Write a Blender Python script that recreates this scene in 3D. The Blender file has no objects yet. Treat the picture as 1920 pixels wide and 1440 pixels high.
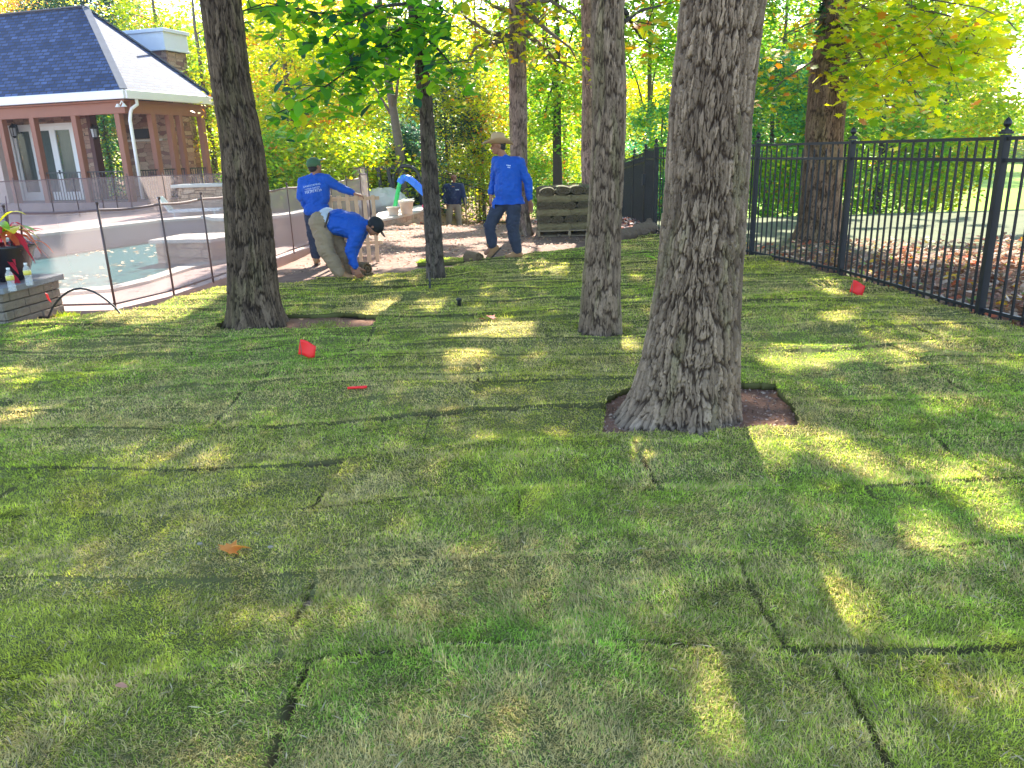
import bpy, bmesh, math, random
import numpy as np
from mathutils import Vector, Matrix, Euler
from mathutils.bvhtree import BVHTree
random.seed(5); RNG = np.random.default_rng(5)
sc = bpy.context.scene
PI = math.pi

# ------------------------------------------------------------------ camera
CAM_H, FPX, PITCH, ROLL = 1.55, 1442.0, math.radians(16.8), math.radians(1.7)
cd = bpy.data.cameras.new('camera'); cam = bpy.data.objects.new('camera', cd)
sc.collection.objects.link(cam)
cd.sensor_width = 36.0; cd.lens = FPX / 1920 * 36.0; cd.clip_start = 0.05; cd.clip_end = 3000
_f = np.array([0, math.cos(PITCH), -math.sin(PITCH)]); _r = np.array([1.0, 0, 0]); _u = np.cross(_r, _f)
_c, _s = math.cos(ROLL), math.sin(ROLL)
_r2 = _r * _c - _u * _s; _u2 = _u * _c + _r * _s
cam.matrix_world = Matrix(((_r2[0], _u2[0], -_f[0], 0), (_r2[1], _u2[1], -_f[1], 0), (_r2[2], _u2[2], -_f[2], CAM_H), (0, 0, 0, 1)))
sc.camera = cam

# ------------------------------------------------------------------ light
SUN_EL, SUN_AZ = math.radians(38), math.radians(7)      # azimuth clockwise from +Y
SUN_STRENGTH, SKY_STRENGTH, EXPOSURE = 4.8, 0.15, 2.12
world = bpy.data.worlds.new("World"); sc.world = world; world.use_nodes = True
wn = world.node_tree.nodes; wl = world.node_tree.links
sky = wn.new('ShaderNodeTexSky'); sky.sky_type = 'NISHITA'; sky.sun_disc = False
sky.sun_elevation = SUN_EL; sky.sun_rotation = SUN_AZ; sky.air_density = 1.0; sky.dust_density = .7; sky.ozone_density = 1.0
wl.new(sky.outputs[0], wn['Background'].inputs[0]); wn['Background'].inputs[1].default_value = SKY_STRENGTH
sl = bpy.data.lights.new('sun', 'SUN'); sl.energy = SUN_STRENGTH; sl.angle = math.radians(0.5); sl.color = (1.0, 0.93, 0.80)
sun = bpy.data.objects.new('sun', sl); sc.collection.objects.link(sun)
SD = np.array([math.sin(SUN_AZ) * math.cos(SUN_EL), math.cos(SUN_AZ) * math.cos(SUN_EL), math.sin(SUN_EL)])
sun.rotation_euler = Vector(SD).to_track_quat('Z', 'Y').to_euler(); sun.location = (5, 30, 30)
sc.view_settings.view_transform = 'Standard'; sc.view_settings.look = 'None'
sc.view_settings.exposure = EXPOSURE; sc.view_settings.gamma = 1.0
sc.cycles.max_bounces = 7; sc.cycles.diffuse_bounces = 4; sc.cycles.transmission_bounces = 5; sc.cycles.transparent_max_bounces = 12

# ------------------------------------------------------------------ pixel helpers (photo pixels 1920x1440 -> world)
def ray(px, py):
    d = _f * FPX + _r2 * (px - 960) - _u2 * (py - 720); return d / np.linalg.norm(d)
def G(px, py, z=0.0):
    d = ray(px, py); t = (z - CAM_H) / d[2]; return (d[0] * t, d[1] * t)
def A(px, py, y):
    d = ray(px, py); t = y / d[1]; return (d[0] * t, y, CAM_H + d[2] * t)
def P(v):
    v = np.array([v[0], v[1], v[2] - CAM_H]); w = v @ _f
    return 960 + FPX * (v @ _r2) / w, 720 - FPX * (v @ _u2) / w
def Parr(p):
    v = p - np.array([0, 0, CAM_H]); w = v @ _f; w = np.where(w < .05, .05, w)
    return 960 + FPX * (v @ _r2) / w, 720 - FPX * (v @ _u2) / w

# ------------------------------------------------------------------ noise
def _hash(i, j, seed=0):
    n = (i.astype(np.int64) * 374761393 + j.astype(np.int64) * 668265263 + seed * 1442695041) & 0x7fffffff
    n = ((n ^ (n >> 13)) * 1274126177) & 0x7fffffff
    n = ((n ^ (n >> 16)) * 83492791) & 0x7fffffff
    return (n & 0xffffff) / float(0xffffff)
def vnoise(x, y, seed=0):
    x = np.asarray(x, float); y = np.asarray(y, float)
    i = np.floor(x); j = np.floor(y); fx = x - i; fy = y - j
    fx = fx * fx * (3 - 2 * fx); fy = fy * fy * (3 - 2 * fy)
    a = _hash(i, j, seed); b = _hash(i + 1, j, seed); c = _hash(i, j + 1, seed); d = _hash(i + 1, j + 1, seed)
    return (a * (1 - fx) + b * fx) * (1 - fy) + (c * (1 - fx) + d * fx) * fy
def fbm(x, y, seed=0, o=3):
    s = 0; a = .5; t = 0
    for k in range(o):
        s = s + a * vnoise(x * 2 ** k, y * 2 ** k, seed + k); t += a; a *= .5
    return s / t
def sstep(a, b, x):
    t = np.clip((x - a) / (b - a), 0, 1); return t * t * (3 - 2 * t)
def inpoly(x, y, poly):
    x = np.asarray(x); y = np.asarray(y); r = np.zeros(x.shape, bool); n = len(poly)
    for k in range(n):
        x1, y1 = poly[k]; x2, y2 = poly[(k + 1) % n]
        if y1 == y2: continue
        c = ((y1 > y) != (y2 > y)) & (x < (x2 - x1) * (y - y1) / (y2 - y1) + x1); r ^= c
    return r

# ------------------------------------------------------------------ object helpers
def link(o, parent=None):
    sc.collection.objects.link(o)
    if parent is not None: o.parent = parent
    return o
def tag(o, label=None, cat=None, group=None, kind=None):
    if label: o['label'] = label
    if cat: o['category'] = cat
    if group: o['group'] = group
    if kind: o['kind'] = kind
    return o
def empty(name, loc=(0, 0, 0), rz=0, label=None, cat=None, group=None, kind=None):
    o = bpy.data.objects.new(name, None); o.location = loc; o.rotation_euler = (0, 0, rz); o.empty_display_size = .1
    return tag(link(o), label, cat, group, kind)
def copy_tree(o, parent=None):
    c = o.copy(); sc.collection.objects.link(c); c.parent = parent
    for ch in o.children: copy_tree(ch, c)
    return c
def fastmesh(name, V, F, mat, parent=None, cols=None, smooth=False, uv=None):
    """V (n,3) array; F list of index arrays, each (m,k)"""
    me = bpy.data.meshes.new(name); V = np.asarray(V, np.float32)
    me.vertices.add(len(V)); me.vertices.foreach_set('co', V.ravel())
    Fs = [np.asarray(f, np.int32) for f in F if len(f)]
    tot = sum(f.size for f in Fs); npoly = sum(len(f) for f in Fs)
    me.loops.add(tot); me.loops.foreach_set('vertex_index', np.concatenate([f.ravel() for f in Fs]))
    me.polygons.add(npoly); lt = np.concatenate([np.full(len(f), f.shape[1], np.int32) for f in Fs])
    ls = np.concatenate([[0], np.cumsum(lt)[:-1]]).astype(np.int32)
    me.polygons.foreach_set('loop_start', ls); me.polygons.foreach_set('loop_total', lt)
    if smooth: me.polygons.foreach_set('use_smooth', np.ones(npoly, bool))
    me.update(calc_edges=True)
    if cols is not None:
        a = me.color_attributes.new('Col', 'FLOAT_COLOR', 'POINT'); c = np.ones((len(V), 4), np.float32); c[:, :3] = cols
        a.data.foreach_set('color', c.ravel())
    if uv is not None:
        l = me.uv_layers.new(name='UVMap'); l.data.foreach_set('uv', np.asarray(uv, np.float32).ravel())
    if mat: me.materials.append(mat)
    o = bpy.data.objects.new(name, me); return link(o, parent)
class MB:
    def __init__(s): s.v = []; s.f = []
    def add(s, vs, fs):
        n = len(s.v); s.v += [tuple(v) for v in vs]; s.f += [tuple(i + n for i in f) for f in fs]; return s
    def box(s, c, d, rz=0, R=None):
        hx, hy, hz = d[0] / 2, d[1] / 2, d[2] / 2; M = R if R is not None else Matrix.Rotation(rz, 3, 'Z'); c = Vector(c)
        vs = [c + M @ Vector((x * hx, y * hy, z * hz)) for x in (-1, 1) for y in (-1, 1) for z in (-1, 1)]
        return s.add(vs, [(0, 1, 3, 2), (4, 6, 7, 5), (0, 4, 5, 1), (2, 3, 7, 6), (0, 2, 6, 4), (1, 5, 7, 3)])
    def bar(s, a, b, w, h=None, up=(0, 0, 1)):
        a = Vector(a); b = Vector(b); h = h or w; d = (b - a); L = d.length; x = d.normalized(); u = Vector(up)
        y = u.cross(x)
        if y.length < 1e-4: y = Vector((0, 1, 0)).cross(x)
        y.normalize(); z = x.cross(y); M = Matrix((x, y, z)).transposed()
        return s.box((a + b) / 2, (L, w, h), R=M)
    def tube(s, pts, rs, n=8, cap=True):
        pts = [Vector(p) for p in pts]; rs = rs if hasattr(rs, '__len__') else [rs] * len(pts); vs = []; fs = []
        prev = None
        for i, p in enumerate(pts):
            d = (pts[min(i + 1, len(pts) - 1)] - pts[max(i - 1, 0)]); d.normalize()
            if prev is None:
                x = d.orthogonal().normalized()
            else:
                x = prev - d * prev.dot(d)
                x = x.normalized() if x.length > 1e-5 else d.orthogonal().normalized()
            prev = x; y = d.cross(x)
            for k in range(n):
                a = 2 * PI * k / n; vs.append(p + (x * math.cos(a) + y * math.sin(a)) * rs[i])
        for i in range(len(pts) - 1):
            for k in range(n):
                k2 = (k + 1) % n; fs.append((i * n + k, i * n + k2, (i + 1) * n + k2, (i + 1) * n + k))
        if cap: fs.append(tuple(range(n))[::-1]); fs.append(tuple((len(pts) - 1) * n + k for k in range(n)))
        return s.add(vs, fs)
    def lathe(s, c, prof, n=20, R=None, sx=1, sy=1):
        """prof list of (r,z)"""
        c = Vector(c); vs = []; fs = []; M = R or Matrix.Identity(3)
        for r, z in prof:
            for k in range(n):
                a = 2 * PI * k / n; vs.append(c + M @ Vector((r * sx * math.cos(a), r * sy * math.sin(a), z)))
        for i in range(len(prof) - 1):
            for k in range(n):
                k2 = (k + 1) % n; fs.append((i * n + k, i * n + k2, (i + 1) * n + k2, (i + 1) * n + k))
        fs.append(tuple(range(n))[::-1]); fs.append(tuple((len(prof) - 1) * n + k for k in range(n)))
        return s.add(vs, fs)
    def ell(s, c, r, R=None, n=14, m=9):
        prof = [(math.sin(PI * (i + .02) / (m + .04)) , -math.cos(PI * (i + .02) / (m + .04))) for i in range(m + 1)]
        M = (R or Matrix.Identity(3)) @ Matrix.Diagonal(Vector(r)); return s.lathe(c, prof, n, M)
    def cap(s, a, ra, b, rb, n=12):
        a = Vector(a); b = Vector(b); d = (b - a).normalized(); pts = []; rs = []
        for t in (-.98, -.8, -.45, 0): pts.append(a + d * ra * t); rs.append(ra * math.sqrt(1 - t * t))
        for t in (0, .45, .8, .98): pts.append(b + d * rb * t); rs.append(rb * math.sqrt(1 - t * t))
        return s.tube(pts, rs, n)
    def prism(s, poly, z0, z1):
        n = len(poly); vs = [(x, y, z0) for x, y in poly] + [(x, y, z1) for x, y in poly]
        return s.add(vs, [tuple(range(n))[::-1], tuple(range(n, 2 * n))] + [(k, (k + 1) % n, n + (k + 1) % n, n + k) for k in range(n)])
    def build(s, name, mat, parent=None, smooth=False, bevel=0, loc=None, seg=2):
        me = bpy.data.meshes.new(name); me.from_pydata(s.v, [], s.f); me.update()
        bm = bmesh.new(); bm.from_mesh(me); bmesh.ops.recalc_face_normals(bm, faces=bm.faces); bm.to_mesh(me); bm.free()
        if mat: me.materials.append(mat)
        if smooth: me.polygons.foreach_set('use_smooth', np.ones(len(me.polygons), bool))
        o = bpy.data.objects.new(name, me); link(o, parent)
        if loc: o.location = loc
        if bevel:
            b = o.modifiers.new('bevel', 'BEVEL'); b.width = bevel; b.segments = seg; b.limit_method = 'ANGLE'
        return o
def voxel(mb, name, mat, parent, size=.012, smooth=3, wrinkle=0, seed=0):
    """melt overlapping pieces into one continuous surface"""
    me = bpy.data.meshes.new(name); me.from_pydata(mb.v, [], mb.f); me.update()
    bm = bmesh.new(); bm.from_mesh(me); bmesh.ops.recalc_face_normals(bm, faces=bm.faces); bm.to_mesh(me); bm.free()
    o = bpy.data.objects.new(name, me); sc.collection.objects.link(o)
    r = o.modifiers.new('r', 'REMESH'); r.mode = 'VOXEL'; r.voxel_size = size
    if smooth:
        s = o.modifiers.new('s', 'SMOOTH'); s.factor = .5; s.iterations = smooth
    dg = bpy.context.evaluated_depsgraph_get(); dg.update()
    m2 = bpy.data.meshes.new_from_object(o.evaluated_get(dg)); bpy.data.objects.remove(o)
    if wrinkle:
        n = len(m2.vertices); co = np.empty(n * 3); m2.vertices.foreach_get('co', co); co = co.reshape(-1, 3)
        no = np.empty(n * 3); m2.vertices.foreach_get('normal', no); no = no.reshape(-1, 3)
        w = np.abs(fbm(co[:, 0] * 14 + co[:, 2] * 9, co[:, 2] * 22 - co[:, 0] * 8 + co[:, 1] * 9, seed, 2) - .5) * 2
        w2 = fbm(co[:, 0] * 5 + co[:, 1] * 4, co[:, 2] * 7, seed + 9, 2)
        co += no * ((.35 - w) * wrinkle + (w2 - .5) * wrinkle * 1.5)[:, None]; m2.vertices.foreach_set('co', co.ravel()); m2.update()
    m2.name = name; m2.materials.clear(); m2.materials.append(mat); m2.polygons.foreach_set('use_smooth', np.ones(len(m2.polygons), bool))
    o = bpy.data.objects.new(name, m2); return link(o, parent)

# ------------------------------------------------------------------ materials
MATS = {}
def newmat(name):
    m = bpy.data.materials.new(name); m.use_nodes = True; MATS[name] = m
    return m, m.node_tree.nodes, m.node_tree.links, m.node_tree.nodes['Principled BSDF']
def N(n, t, **k):
    x = n.new(t)
    for a, v in k.items(): setattr(x, a, v)
    return x
def plain(name, col, rough=.6, metal=0, var=.12, nscale=8, bump=.0, bscale=60, col2=None, sheen=0):
    m, n, l, b = newmat(name)
    tc = N(n, 'ShaderNodeTexCoord'); no = N(n, 'ShaderNodeTexNoise'); no.inputs['Scale'].default_value = nscale; no.inputs['Detail'].default_value = 5
    l.new(tc.outputs['Object'], no.inputs['Vector'])
    mx = N(n, 'ShaderNodeMix', data_type='RGBA'); l.new(no.outputs['Fac'], mx.inputs['Factor'])
    c2 = col2 or tuple(min(1, c * (1 + var)) for c in col); c1 = tuple(c * (1 - var) for c in col)
    mx.inputs['A'].default_value = (*c1, 1); mx.inputs['B'].default_value = (*c2, 1)
    l.new(mx.outputs['Result'], b.inputs['Base Color']); b.inputs['Roughness'].default_value = rough; b.inputs['Metallic'].default_value = metal
    if sheen: b.inputs['Sheen Weight'].default_value = sheen
    if bump:
        n2 = N(n, 'ShaderNodeTexNoise'); n2.inputs['Scale'].default_value = bscale; n2.inputs['Detail'].default_value = 4
        l.new(tc.outputs['Object'], n2.inputs['Vector'])
        bp = N(n, 'ShaderNodeBump'); bp.inputs['Strength'].default_value = bump; bp.inputs['Distance'].default_value = .02
        l.new(n2.outputs['Fac'], bp.inputs['Height']); l.new(bp.outputs[0], b.inputs['Normal'])
    return m
def attrmat(name, rough=.8, trans=0, hue=.5, sat=1.05, bump=0, bscale=200, gloss=.25, tint=None, objcol=False, spec=.5):
    """colour from the mesh attribute Col; trans = share of light let through"""
    m, n, l, b = newmat(name)
    at = N(n, 'ShaderNodeAttribute', attribute_name='Col'); src = at.outputs['Color']
    if objcol:
        oi = N(n, 'ShaderNodeObjectInfo'); mx = N(n, 'ShaderNodeMix', data_type='RGBA', blend_type='MULTIPLY'); mx.inputs['Factor'].default_value = 1
        l.new(src, mx.inputs['A']); l.new(oi.outputs['Color'], mx.inputs['B']); src = mx.outputs['Result']
    b.inputs['Roughness'].default_value = rough; b.inputs['Specular IOR Level'].default_value = spec; l.new(src, b.inputs['Base Color'])
    if bump:
        tc = N(n, 'ShaderNodeTexCoord'); n2 = N(n, 'ShaderNodeTexNoise'); n2.inputs['Scale'].default_value = bscale; n2.inputs['Detail'].default_value = 4
        l.new(tc.outputs['Object'], n2.inputs['Vector']); bp = N(n, 'ShaderNodeBump'); bp.inputs['Strength'].default_value = bump; bp.inputs['Distance'].default_value = .01
        l.new(n2.outputs['Fac'], bp.inputs['Height']); l.new(bp.outputs[0], b.inputs['Normal'])
    if trans:
        tr = N(n, 'ShaderNodeBsdfTranslucent'); ms = N(n, 'ShaderNodeMixShader'); ms.inputs[0].default_value = trans
        hs = N(n, 'ShaderNodeHueSaturation'); hs.inputs['Value'].default_value = tint or 1.6; hs.inputs['Saturation'].default_value = sat; hs.inputs['Hue'].default_value = hue; l.new(src, hs.inputs['Color'])
        l.new(hs.outputs[0], tr.inputs['Color'])
        l.new(b.outputs[0], ms.inputs[1]); l.new(tr.outputs[0], ms.inputs[2]); l.new(ms.outputs[0], n['Material Output'].inputs['Surface'])
    return m
M_leaf = attrmat('leaf', .45, trans=.5, tint=1.9, spec=.4)
M_grass = attrmat('grass_blade', .65, trans=.42, tint=2.0, spec=.12, hue=.49, sat=1.12)
M_bark = attrmat('bark', .95, bump=.6, bscale=150, spec=.08)
M_litter = attrmat('dry_leaf', .7, trans=.25, tint=1.4)
M_plainattr = attrmat('painted_ground', .95, bump=.9, bscale=6, spec=.1)
M_black = plain('black_paint', (.006, .007, .011), .5, 0, .3, 5)
M_white = plain('white_paint', (.78, .79, .8), .45, 0, .04, 3)
M_redwood = plain('red_brown_paint', (.27, .105, .065), .55, 0, .1, 4)
M_beige = plain('beige_stucco', (.55, .42, .36), .85, 0, .08, 8, .3, 80)
M_deck = plain('pink_concrete', (.37, .26, .235), .85, 0, .2, 3, .25, 60, sheen=0)
M_coping = plain('pale_coping', (.55, .50, .45), .8, 0, .12, 6, .3, 40)
M_blue = plain('blue_jersey', (.001, .075, .44), .75, 0, .12, 5, .25, 90)
M_navy = plain('navy_jacket', (.006, .022, .11), .7, 0, .2, 5, .3, 40)
M_khaki = plain('khaki_cotton', (.30, .22, .14), .85, 0, .15, 6, .3, 90)
M_khakil = plain('pale_khaki_cotton', (.42, .33, .26), .85, 0, .15, 6, .3, 90)
M_denim = plain('dark_denim', (.028, .036, .065), .85, 0, .3, 6, .3, 120)
M_skin = plain('skin', (.30, .13, .075), .55, 0, .1, 10)
M_tan = plain('tan_leather', (.33, .18, .08), .7, 0, .2, 12, .3, 60)
M_straw = plain('straw_felt', (.50, .34, .19), .85, 0, .08, 12, .3, 120)
M_band = plain('dark_band', (.05, .03, .02), .7)
M_hair = plain('black_hair', (.012, .01, .009), .6)
M_greencap = plain('green_cap', (.05, .12, .055), .8, 0, .2, 10)
M_blackcap = plain('black_cap', (.01, .011, .014), .8, 0, .2, 10)
M_camo = plain('brown_camo_cap', (.30, .12, .09), .8, 0, .4, 30)
M_shirttail = plain('grey_undershirt', (.45, .5, .6), .8)
M_print = plain('white_print', (.62, .72, .9), .7, 0, .03)
M_wood = plain('pale_lumber', (.55, .36, .22), .75, 0, .2, 12, .2, 60)
M_palletwood = plain('weathered_pallet', (.28, .21, .13), .85, 0, .25, 12, .3, 60)
M_red = plain('red_plastic', (.85, .012, .015), .45, 0, .05)
M_pvc = plain('red_vinyl', (.9, .015, .015), .5, 0, .04)
M_slideblue = plain('blue_plastic', (.01, .17, .72), .3, 0, .05)
M_slidegreen = plain('green_plastic', (.02, .5, .12), .3, 0, .05)
M_pot = plain('pale_clay_pot', (.62, .52, .42), .85, 0, .12, 10, .2, 40)
M_blackpot = plain('black_glazed_pot', (.02, .018, .022), .25, 0, .2)
M_boulder = plain('pale_boulder', (.55, .53, .50), .9, 0, .2, 4, .8, 12)
M_hose = plain('black_hose', (.02, .02, .024), .5)
M_wire = plain('wire', (.2, .2, .2), .4, .8)
M_log = plain('old_log', (.17, .12, .085), .95, 0, .35, 6, .9, 30)
M_soilroll = plain('sod_soil', (.16, .105, .06), .98, 0, .35, 14, .9, 50)
M_soilroll2 = plain('pale_sod_soil', (.27, .20, .13), .98, 0, .25, 14, .9, 50)
M_sodgreen = plain('sod_green_edge', (.07, .09, .025), .95, 0, .5, 30, .9, 90)
M_curtain = plain('pale_curtain', (.33, .36, .34), .8, 0, .15, 9)
M_iron = plain('iron_rail', (.02, .022, .03), .45)
def mesh_screen():
    m, n, l, b = newmat('mesh_screen'); b.inputs['Base Color'].default_value = (.33, .265, .26, 1); b.inputs['Roughness'].default_value = .9
    tr = N(n, 'ShaderNodeBsdfTransparent'); tr.inputs[0].default_value = (1, .97, .98, 1)
    tl = N(n, 'ShaderNodeBsdfTranslucent'); tl.inputs['Color'].default_value = (.42, .35, .34, 1)
    m1 = N(n, 'ShaderNodeMixShader'); m1.inputs[0].default_value = .4; l.new(b.outputs[0], m1.inputs[1]); l.new(tl.outputs[0], m1.inputs[2])
    ms = N(n, 'ShaderNodeMixShader'); ms.inputs[0].default_value = .50; l.new(tr.outputs[0], ms.inputs[1]); l.new(m1.outputs[0], ms.inputs[2])
    l.new(ms.outputs[0], n['Material Output'].inputs['Surface']); return m
M_screen = mesh_screen()
def water():
    m, n, l, b = newmat('pool_water'); n.remove(b); df = N(n, 'ShaderNodeBsdfDiffuse'); df.inputs[0].default_value = (.055, .165, .175, 1); gl = N(n, 'ShaderNodeBsdfGlossy'); gl.inputs['Roughness'].default_value = .06
    tc = N(n, 'ShaderNodeTexCoord'); no = N(n, 'ShaderNodeTexNoise'); no.inputs['Scale'].default_value = 2.2; no.inputs['Detail'].default_value = 3
    l.new(tc.outputs['Object'], no.inputs['Vector']); bp = N(n, 'ShaderNodeBump'); bp.inputs['Strength'].default_value = .15; bp.inputs['Distance'].default_value = .05
    l.new(no.outputs['Fac'], bp.inputs['Height']); l.new(bp.outputs[0], gl.inputs['Normal']); ms = N(n, 'ShaderNodeMixShader'); ms.inputs[0].default_value = .16
    l.new(df.outputs[0], ms.inputs[1]); l.new(gl.outputs[0], ms.inputs[2]); l.new(ms.outputs[0], n['Material Output'].inputs['Surface']); return m
M_water = water()
def glass(name='window_glass', col=(.10, .14, .13)):
    m, n, l, b = newmat(name); b.inputs['Base Color'].default_value = (*col, 1); b.inputs['Roughness'].default_value = .06; b.inputs['Alpha'].default_value = .45; return m
M_glass = glass()
def clear():
    m, n, l, b = newmat('clear_plastic'); b.inputs['Base Color'].default_value = (.85, .9, .95, 1); b.inputs['Roughness'].default_value = .1; b.inputs['Alpha'].default_value = .28; return m
M_clear = clear()
M_label = plain('yellow_label', (.75, .65, .12), .5)
def stone(name, scale, c1, c2, c3, mortar=(.10, .08, .07), squash=2.6, gap=.05, bump=.8):
    m, n, l, b = newmat(name); tc = N(n, 'ShaderNodeTexCoord'); mp = N(n, 'ShaderNodeMapping'); mp.inputs['Scale'].default_value = (1, 1, squash)
    no = N(n, 'ShaderNodeTexNoise'); no.inputs['Scale'].default_value = 3
    l.new(tc.outputs['Object'], mp.inputs['Vector'])
    v1 = N(n, 'ShaderNodeTexVoronoi', feature='F1', distance='CHEBYCHEV'); v1.inputs['Scale'].default_value = scale; v1.inputs['Randomness'].default_value = .75
    l.new(mp.outputs[0], v1.inputs['Vector'])
    v2 = N(n, 'ShaderNodeTexVoronoi', feature='F2', distance='CHEBYCHEV'); v2.inputs['Scale'].default_value = scale; v2.inputs['Randomness'].default_value = .75
    l.new(mp.outputs[0], v2.inputs['Vector'])
    sub = N(n, 'ShaderNodeMath', operation='SUBTRACT'); l.new(v2.outputs['Distance'], sub.inputs[0]); l.new(v1.outputs['Distance'], sub.inputs[1])
    mr = N(n, 'ShaderNodeMapRange'); mr.inputs['From Max'].default_value = gap; l.new(sub.outputs[0], mr.inputs['Value'])
    cr = N(n, 'ShaderNodeValToRGB'); cr.color_ramp.elements[0].color = (*c1, 1); cr.color_ramp.elements[1].color = (*c3, 1)
    e = cr.color_ramp.elements.new(.5); e.color = (*c2, 1)
    sp = N(n, 'ShaderNodeSeparateColor'); l.new(v1.outputs['Color'], sp.inputs[0]); l.new(sp.outputs[0], cr.inputs[0])
    n2 = N(n, 'ShaderNodeTexNoise'); n2.inputs['Scale'].default_value = 25; n2.inputs['Detail'].default_value = 5; l.new(tc.outputs['Object'], n2.inputs['Vector'])
    mm = N(n, 'ShaderNodeMix', data_type='RGBA', blend_type='OVERLAY'); mm.inputs['Factor'].default_value = .5; l.new(cr.outputs[0], mm.inputs['A']); l.new(n2.outputs['Fac'], mm.inputs['B'])
    mx = N(n, 'ShaderNodeMix', data_type='RGBA'); l.new(mr.outputs[0], mx.inputs['Factor']); mx.inputs['A'].default_value = (*mortar, 1); l.new(mm.outputs['Result'], mx.inputs['B'])
    l.new(mx.outputs['Result'], b.inputs['Base Color']); b.inputs['Roughness'].default_value = .9
    ad = N(n, 'ShaderNodeMath', operation='MULTIPLY_ADD'); l.new(n2.outputs['Fac'], ad.inputs[0]); ad.inputs[1].default_value = .4; l.new(mr.outputs[0], ad.inputs[2])
    bp = N(n, 'ShaderNodeBump'); bp.inputs['Strength'].default_value = bump; bp.inputs['Distance'].default_value = .03; l.new(ad.outputs[0], bp.inputs['Height']); l.new(bp.outputs[0], b.inputs['Normal'])
    return m
M_stone = stone('ledge_stone', 2.6, (.20, .10, .09), (.36, .22, .16), (.45, .33, .24))
M_spastone = stone('tan_pool_stone', 3.0, (.38, .26, .19), (.46, .32, .23), (.5, .37, .28), mortar=(.3, .2, .15))
def shingle():
    m, n, l, b = newmat('sky_tinted_shingle'); tc = N(n, 'ShaderNodeTexCoord')
    br = N(n, 'ShaderNodeTexBrick'); br.inputs['Scale'].default_value = 1; br.inputs['Brick Width'].default_value = .3; br.inputs['Row Height'].default_value = .14; br.inputs['Mortar Size'].default_value = .018
    br.inputs['Color1'].default_value = (.008, .030, .10, 1); br.inputs['Color2'].default_value = (.06, .105, .24, 1); br.inputs['Mortar'].default_value = (.02, .022, .03, 1); br.inputs['Bias'].default_value = -.1  # blue deepened to carry the sky's tint on the shaded slope
    l.new(tc.outputs['UV'], br.inputs['Vector'])
    no = N(n, 'ShaderNodeTexNoise'); no.inputs['Scale'].default_value = 3; no.inputs['Detail'].default_value = 6; l.new(tc.outputs['UV'], no.inputs['Vector'])
    mx = N(n, 'ShaderNodeMix', data_type='RGBA', blend_type='OVERLAY'); mx.inputs['Factor'].default_value = .6; l.new(br.outputs['Color'], mx.inputs['A']); l.new(no.outputs['Fac'], mx.inputs['B'])
    l.new(mx.outputs['Result'], b.inputs['Base Color']); b.inputs['Roughness'].default_value = .8
    bp = N(n, 'ShaderNodeBump'); bp.inputs['Strength'].default_value = .6; bp.inputs['Distance'].default_value = .02; bp.invert = True; l.new(br.outputs['Fac'], bp.inputs['Height']); l.new(bp.outputs[0], b.inputs['Normal'])
    return m
M_shingle = shingle()
def soilmat(name, c1, c2, c3):
    m, n, l, b = newmat(name); tc = N(n, 'ShaderNodeTexCoord')
    a = N(n, 'ShaderNodeTexNoise'); a.inputs['Scale'].default_value = 1.2; a.inputs['Detail'].default_value = 6; l.new(tc.outputs['Object'], a.inputs['Vector'])
    c = N(n, 'ShaderNodeTexNoise'); c.inputs['Scale'].default_value = 30; c.inputs['Detail'].default_value = 8; c.inputs['Roughness'].default_value = .75; l.new(tc.outputs['Object'], c.inputs['Vector'])
    cr = N(n, 'ShaderNodeValToRGB'); cr.color_ramp.elements[0].position = .35; cr.color_ramp.elements[0].color = (*c1, 1); cr.color_ramp.elements[1].position = .65; cr.color_ramp.elements[1].color = (*c2, 1)
    l.new(a.outputs['Fac'], cr.inputs[0]); mx = N(n, 'ShaderNodeMix', data_type='RGBA'); mr = N(n, 'ShaderNodeMapRange'); mr.inputs['From Min'].default_value = .5; mr.inputs['From Max'].default_value = .7
    l.new(c.outputs['Fac'], mr.inputs['Value']); l.new(mr.outputs[0], mx.inputs['Factor']); l.new(cr.outputs[0], mx.inputs['A']); mx.inputs['B'].default_value = (*c3, 1)
    l.new(mx.outputs['Result'], b.inputs['Base Color']); b.inputs['Roughness'].default_value = .95; b.inputs['Specular IOR Level'].default_value = .1
    bp = N(n, 'ShaderNodeBump'); bp.inputs['Strength'].default_value = .7; bp.inputs['Distance'].default_value = .03; l.new(c.outputs['Fac'], bp.inputs['Height']); l.new(bp.outputs[0], b.inputs['Normal'])
    return m
M_soil = soilmat('bare_soil', (.18, .105, .08), (.28, .18, .135), (.40, .28, .21))
M_pebble = plain('grey_pebble', (.26, .22, .16), .95)

# ------------------------------------------------------------------ terrain
def T(x, y):
    x = np.asarray(x, float); y = np.asarray(y, float)
    return -1.0 * sstep(16.5, 27, y) * sstep(-3.6, -1.2, x)
def Tz(x, y): return float(T(x, y))
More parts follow.
